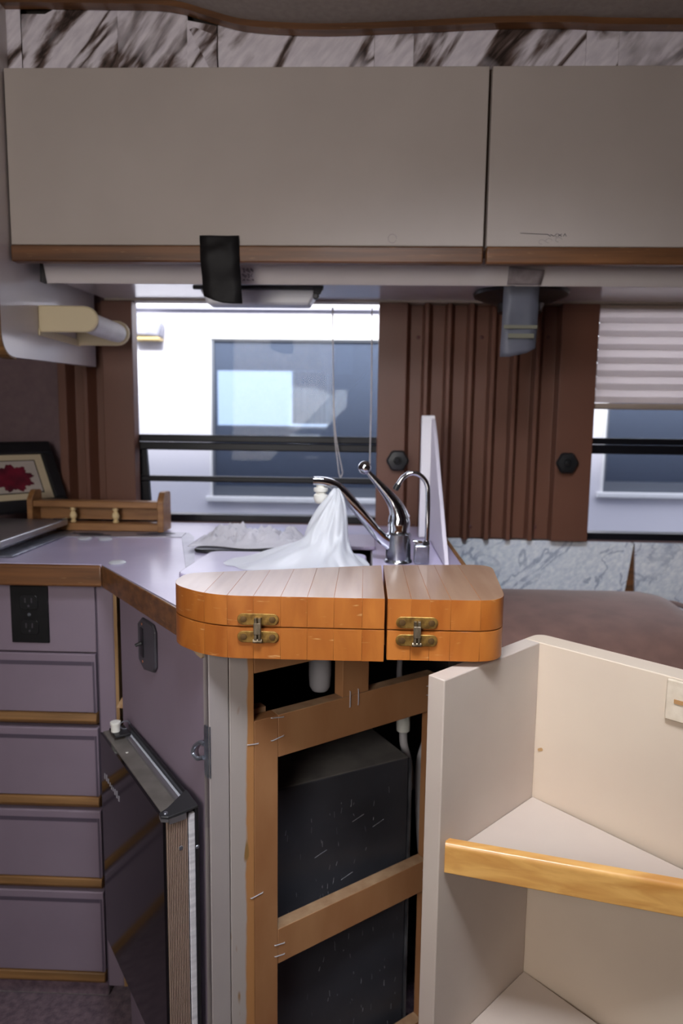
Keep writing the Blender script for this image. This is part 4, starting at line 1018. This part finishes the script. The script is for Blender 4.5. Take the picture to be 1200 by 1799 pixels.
for k in range(95):
    cl = random.choice([.035, .10, .14, .155, .19, .06, .22]); a = cl+random.uniform(-.018, .018); z = random.uniform(.06, .53); l = random.uniform(.002, .012); tl = random.uniform(-.002, .002)
    q = FR_+wdir*a+nrm*.0002; q2 = FR_+wdir*(a+tl)+nrm*.0002; r = random.uniform(.00015, .0005)
    tube(bm, [(q.x, q.y, z), (q2.x, q2.y, z+l)], r, 5)
for a, z in ((.05, .48), (.11, .40), (.18, .33), (.09, .50), (.16, .455)):
    q = FR_+wdir*a+nrm*.0002; q2 = FR_+wdir*(a+.022)+nrm*.0002; tube(bm, [(q.x, q.y, z), (q2.x, q2.y, z-.008)], .0005, 5)
stuff(obj('scuff_mark', bm, SCRATCH, t))
# drain trap
t = thing('drain_trap', 'white plastic drain trap hanging under the sink', 'drain pipe', (-.068, 1.18, .68))
bm = NB(); lathe(bm, [(.006, 0), (.014, .003), (.018, .010), (.0195, .03), (.0195, .095)], (-.071, 1.15, .699), (0, 0, 1), 20); obj('trap_cup', bm, HOSE, t)
bm = NB(); lathe(bm, [(.0235, 0), (.0235, .016)], (-.071, 1.15, .764), (0, 0, 1), 20); obj('trap_nut', bm, HOSE, t)
# hoses
t = thing('water_hose', 'white fitting and pale hose at the top corner of the black box', 'hose', (.075, 1.22, .5))
bm = NB(); lathe(bm, [(.009, 0), (.012, .002), (.0125, .014), (.0118, .030), (.013, .031), (.013, .038), (.009, .042)], (.079, 1.215, .600), (0, 0, 1), 16); obj('fitting', bm, WHITE_PL, t)
bm = NB(); tube(bm, curve([(.079, 1.215, .600), (.081, 1.215, .575), (.090, 1.216, .54), (.0995, 1.217, .49)], 5), .0075, 12); obj('tube', bm, HOSE, t)
bm = NB(); tube(bm, curve([(.079, 1.215, .643), (.080, 1.216, .668), (.070, 1.222, .70), (.074, 1.24, .76), (.080, 1.26, .80)], 5), .005, 10); obj('tube', bm, HOSE, t)
bm = NB(); tube(bm, curve([(.128, 1.225, .70), (.130, 1.225, .64), (.124, 1.222, .585), (.112, 1.212, .54), (.112, 1.205, .47), (.118, 1.20, .38), (.128, 1.20, .30), (.13, 1.21, .004)], 6), .0085, 12)
tag(obj('grey_hose', bm, HOSE), 'grey hose running down the right of the black box', 'hose')

# ================================================================== loose corner shelf unit
T_ = Vector((.6975, .7166)).normalized(); S_ = Vector((.7166, -.6975)).normalized()      # along the left board, along the back board
IC = Vector((.2555, .969))                                                            # inner corner
def sh(a, b): return tuple(IC-T_*a+S_*b)                                              # a: from corner to the front, b: along the back
ZT = .8520; LB = .221; TK = .0255; TB = .040; BL = .52
t = thing('corner_shelf', 'cream painted corner shelf unit with a golden oak shelf edge at the right', 'shelf unit', (.3, .9, 0))
left_out = rounded([sh(LB, 0), sh(LB, -TK), sh(-TB*.98, -TK), sh(-TB, BL), sh(0, BL), sh(0, 0)], [0, 0, .035, 0, 0, 0], 8)
bm = NB(); prism(bm, [sh(LB, 0), sh(LB, -TK), sh(.0, -TK), sh(0, 0)], .0, ZT); obj('side_board', bm, SHELF_GREY, t, bevel=.0015)
bm = NB(); prism(bm, rounded([sh(-.0004, -TK), sh(-TB, -TK), sh(-TB, BL), sh(-.0004, BL)], [0, .034, 0, 0], 8), .0, ZT); obj('back_board', bm, SHELF, t, bevel=.0015)
def shelf(z):
    q = lambda a: tuple(OE.p(a, -.0143, 0)[:2])
    pts = [sh(.0008, .0008), sh(LB-.022, .0008), q(.010), q(.36)]
    bm = NB(); prism(bm, pts, z-.018, z); return obj('shelf', bm, SHELF_GREY, t, bevel=.001)
# oak edge of the middle shelf
ea = Vector((.1092, .8148)); eb = Vector((.3742, .7483)); ed = (eb-ea).normalized(); en = Vector((ed.y, -ed.x))
OE = Fr((ea.x, ea.y), ed, en)
shelf(.618); shelf(.335)
bm = NB(); pr_ = rounded([(0, .597), (0, .6375), (-.014, .6375), (-.014, .597)], [.002, .007, .002, 0], 4)
A = [OE.p(0, b, z) for b, z in pr_]; B = [OE.p(.37, b, z) for b, z in pr_]; hexa(bm, A, B); lab(obj('oak_edge', bm, OAK_LT, t), 'golden oak shelf edge with rounded top')
bm = NB(); prism(bm, [tuple(OE.p(a, b, 0)[:2]) for a, b in ((.004, -.0145), (.36, -.0145), (.36, -.045), (.09, -.045))], .6005, .6175); bm.free()
# patched hinge plate near the top right
BD = Fr(sh(0, 0), tuple(S_), tuple(-T_))
bm = NB(); BD.prism(bm, rounded([(.179, .798), (.240, .798), (.240, .851), (.179, .851)], .003, 3), .0004, .006); pp = obj('patch_plate', bm, mat('chipped_cream', (212, 198, 178), .7, (196, 180, 158), (60, 60, 60), bump=.5), t, bevel=.002)
bm = NB(); BD.prism(bm, [(.190, .822), (.235, .822), (.235, .827), (.190, .827)], .0062, .0075); obj('patch_groove', bm, mat('tan_wood', (170, 128, 84), .7), pp)
bm = NB(); BD.prism(bm, rounded([(.006, .690), (.014, .694), (.012, .698), (.005, .694)], .002, 2), .0003, .0009); obj('glue_spot', bm, mat('tan_glue', (176, 140, 96), .6), t)

# ================================================================== sofa back
t = thing('sofa', 'brown velvet sofa with a plump rounded backrest behind the corner shelf', 'sofa', (.55, 1.5, 0))
n = 14; prof = [(1.24, .42), (1.235, .60), (1.25, .69), (1.285, .735), (1.34, .763), (1.42, .781), (1.50, .789), (1.57, .786), (1.64, .770), (1.69, .74), (1.72, .69), (1.73, .42)]
P = curve([(0, y, z) for y, z in prof], 4); xs_ = [.205, .215, .235, .28]+[.28+(.64-.28)*k/8 for k in range(1, 9)]+[.675, .700, .718, .727, .730]
bm = NB(); rows_ = []
for x in xs_:
    e = max(0, 1-(x-.205)/.06) if x < .265 else max(0, 1-(.730-x)/.085) if x > .645 else 0
    sag = 1-.26*(1-math.sqrt(max(0, 1-e*e)))
    rows_.append([bm.verts.new((x, 1.48+(p.y-1.48)*(.5+.5*sag), .42+(p.z-.42)*sag)) for p in P])
for a, b in zip(rows_, rows_[1:]):
    for k in range(len(P)-1): bm.faces.new((a[k], a[k+1], b[k+1], b[k]))
bm.faces.new(rows_[0]); bm.faces.new(rows_[-1]); 
bm.faces.new([r_[0] for r_ in rows_]); bm.faces.new([r_[-1] for r_ in rows_])
for a, b in zip(rows_, rows_[1:]): pass
obj('backrest', bm, SOFA, t, ang=70)
bm = NB(); tube(bm, [(.722, 1.48+(p.y-1.48)*.985, .42+(p.z-.42)*.93) for p in P], .006, 8); obj('piping', bm, SOFA, t)
obj('base', boxes(((.21, 1.24, .001), (1.4, 1.73, .415))), SOFA, t, bevel=.02)
n2 = [(.742, 1.30, .42), (1.35, 1.30, .42)]
obj('cushion', boxes(((.742, 1.27, .4165), (1.4, 1.72, .715))), SOFA, t, bevel=.05, seg=4)
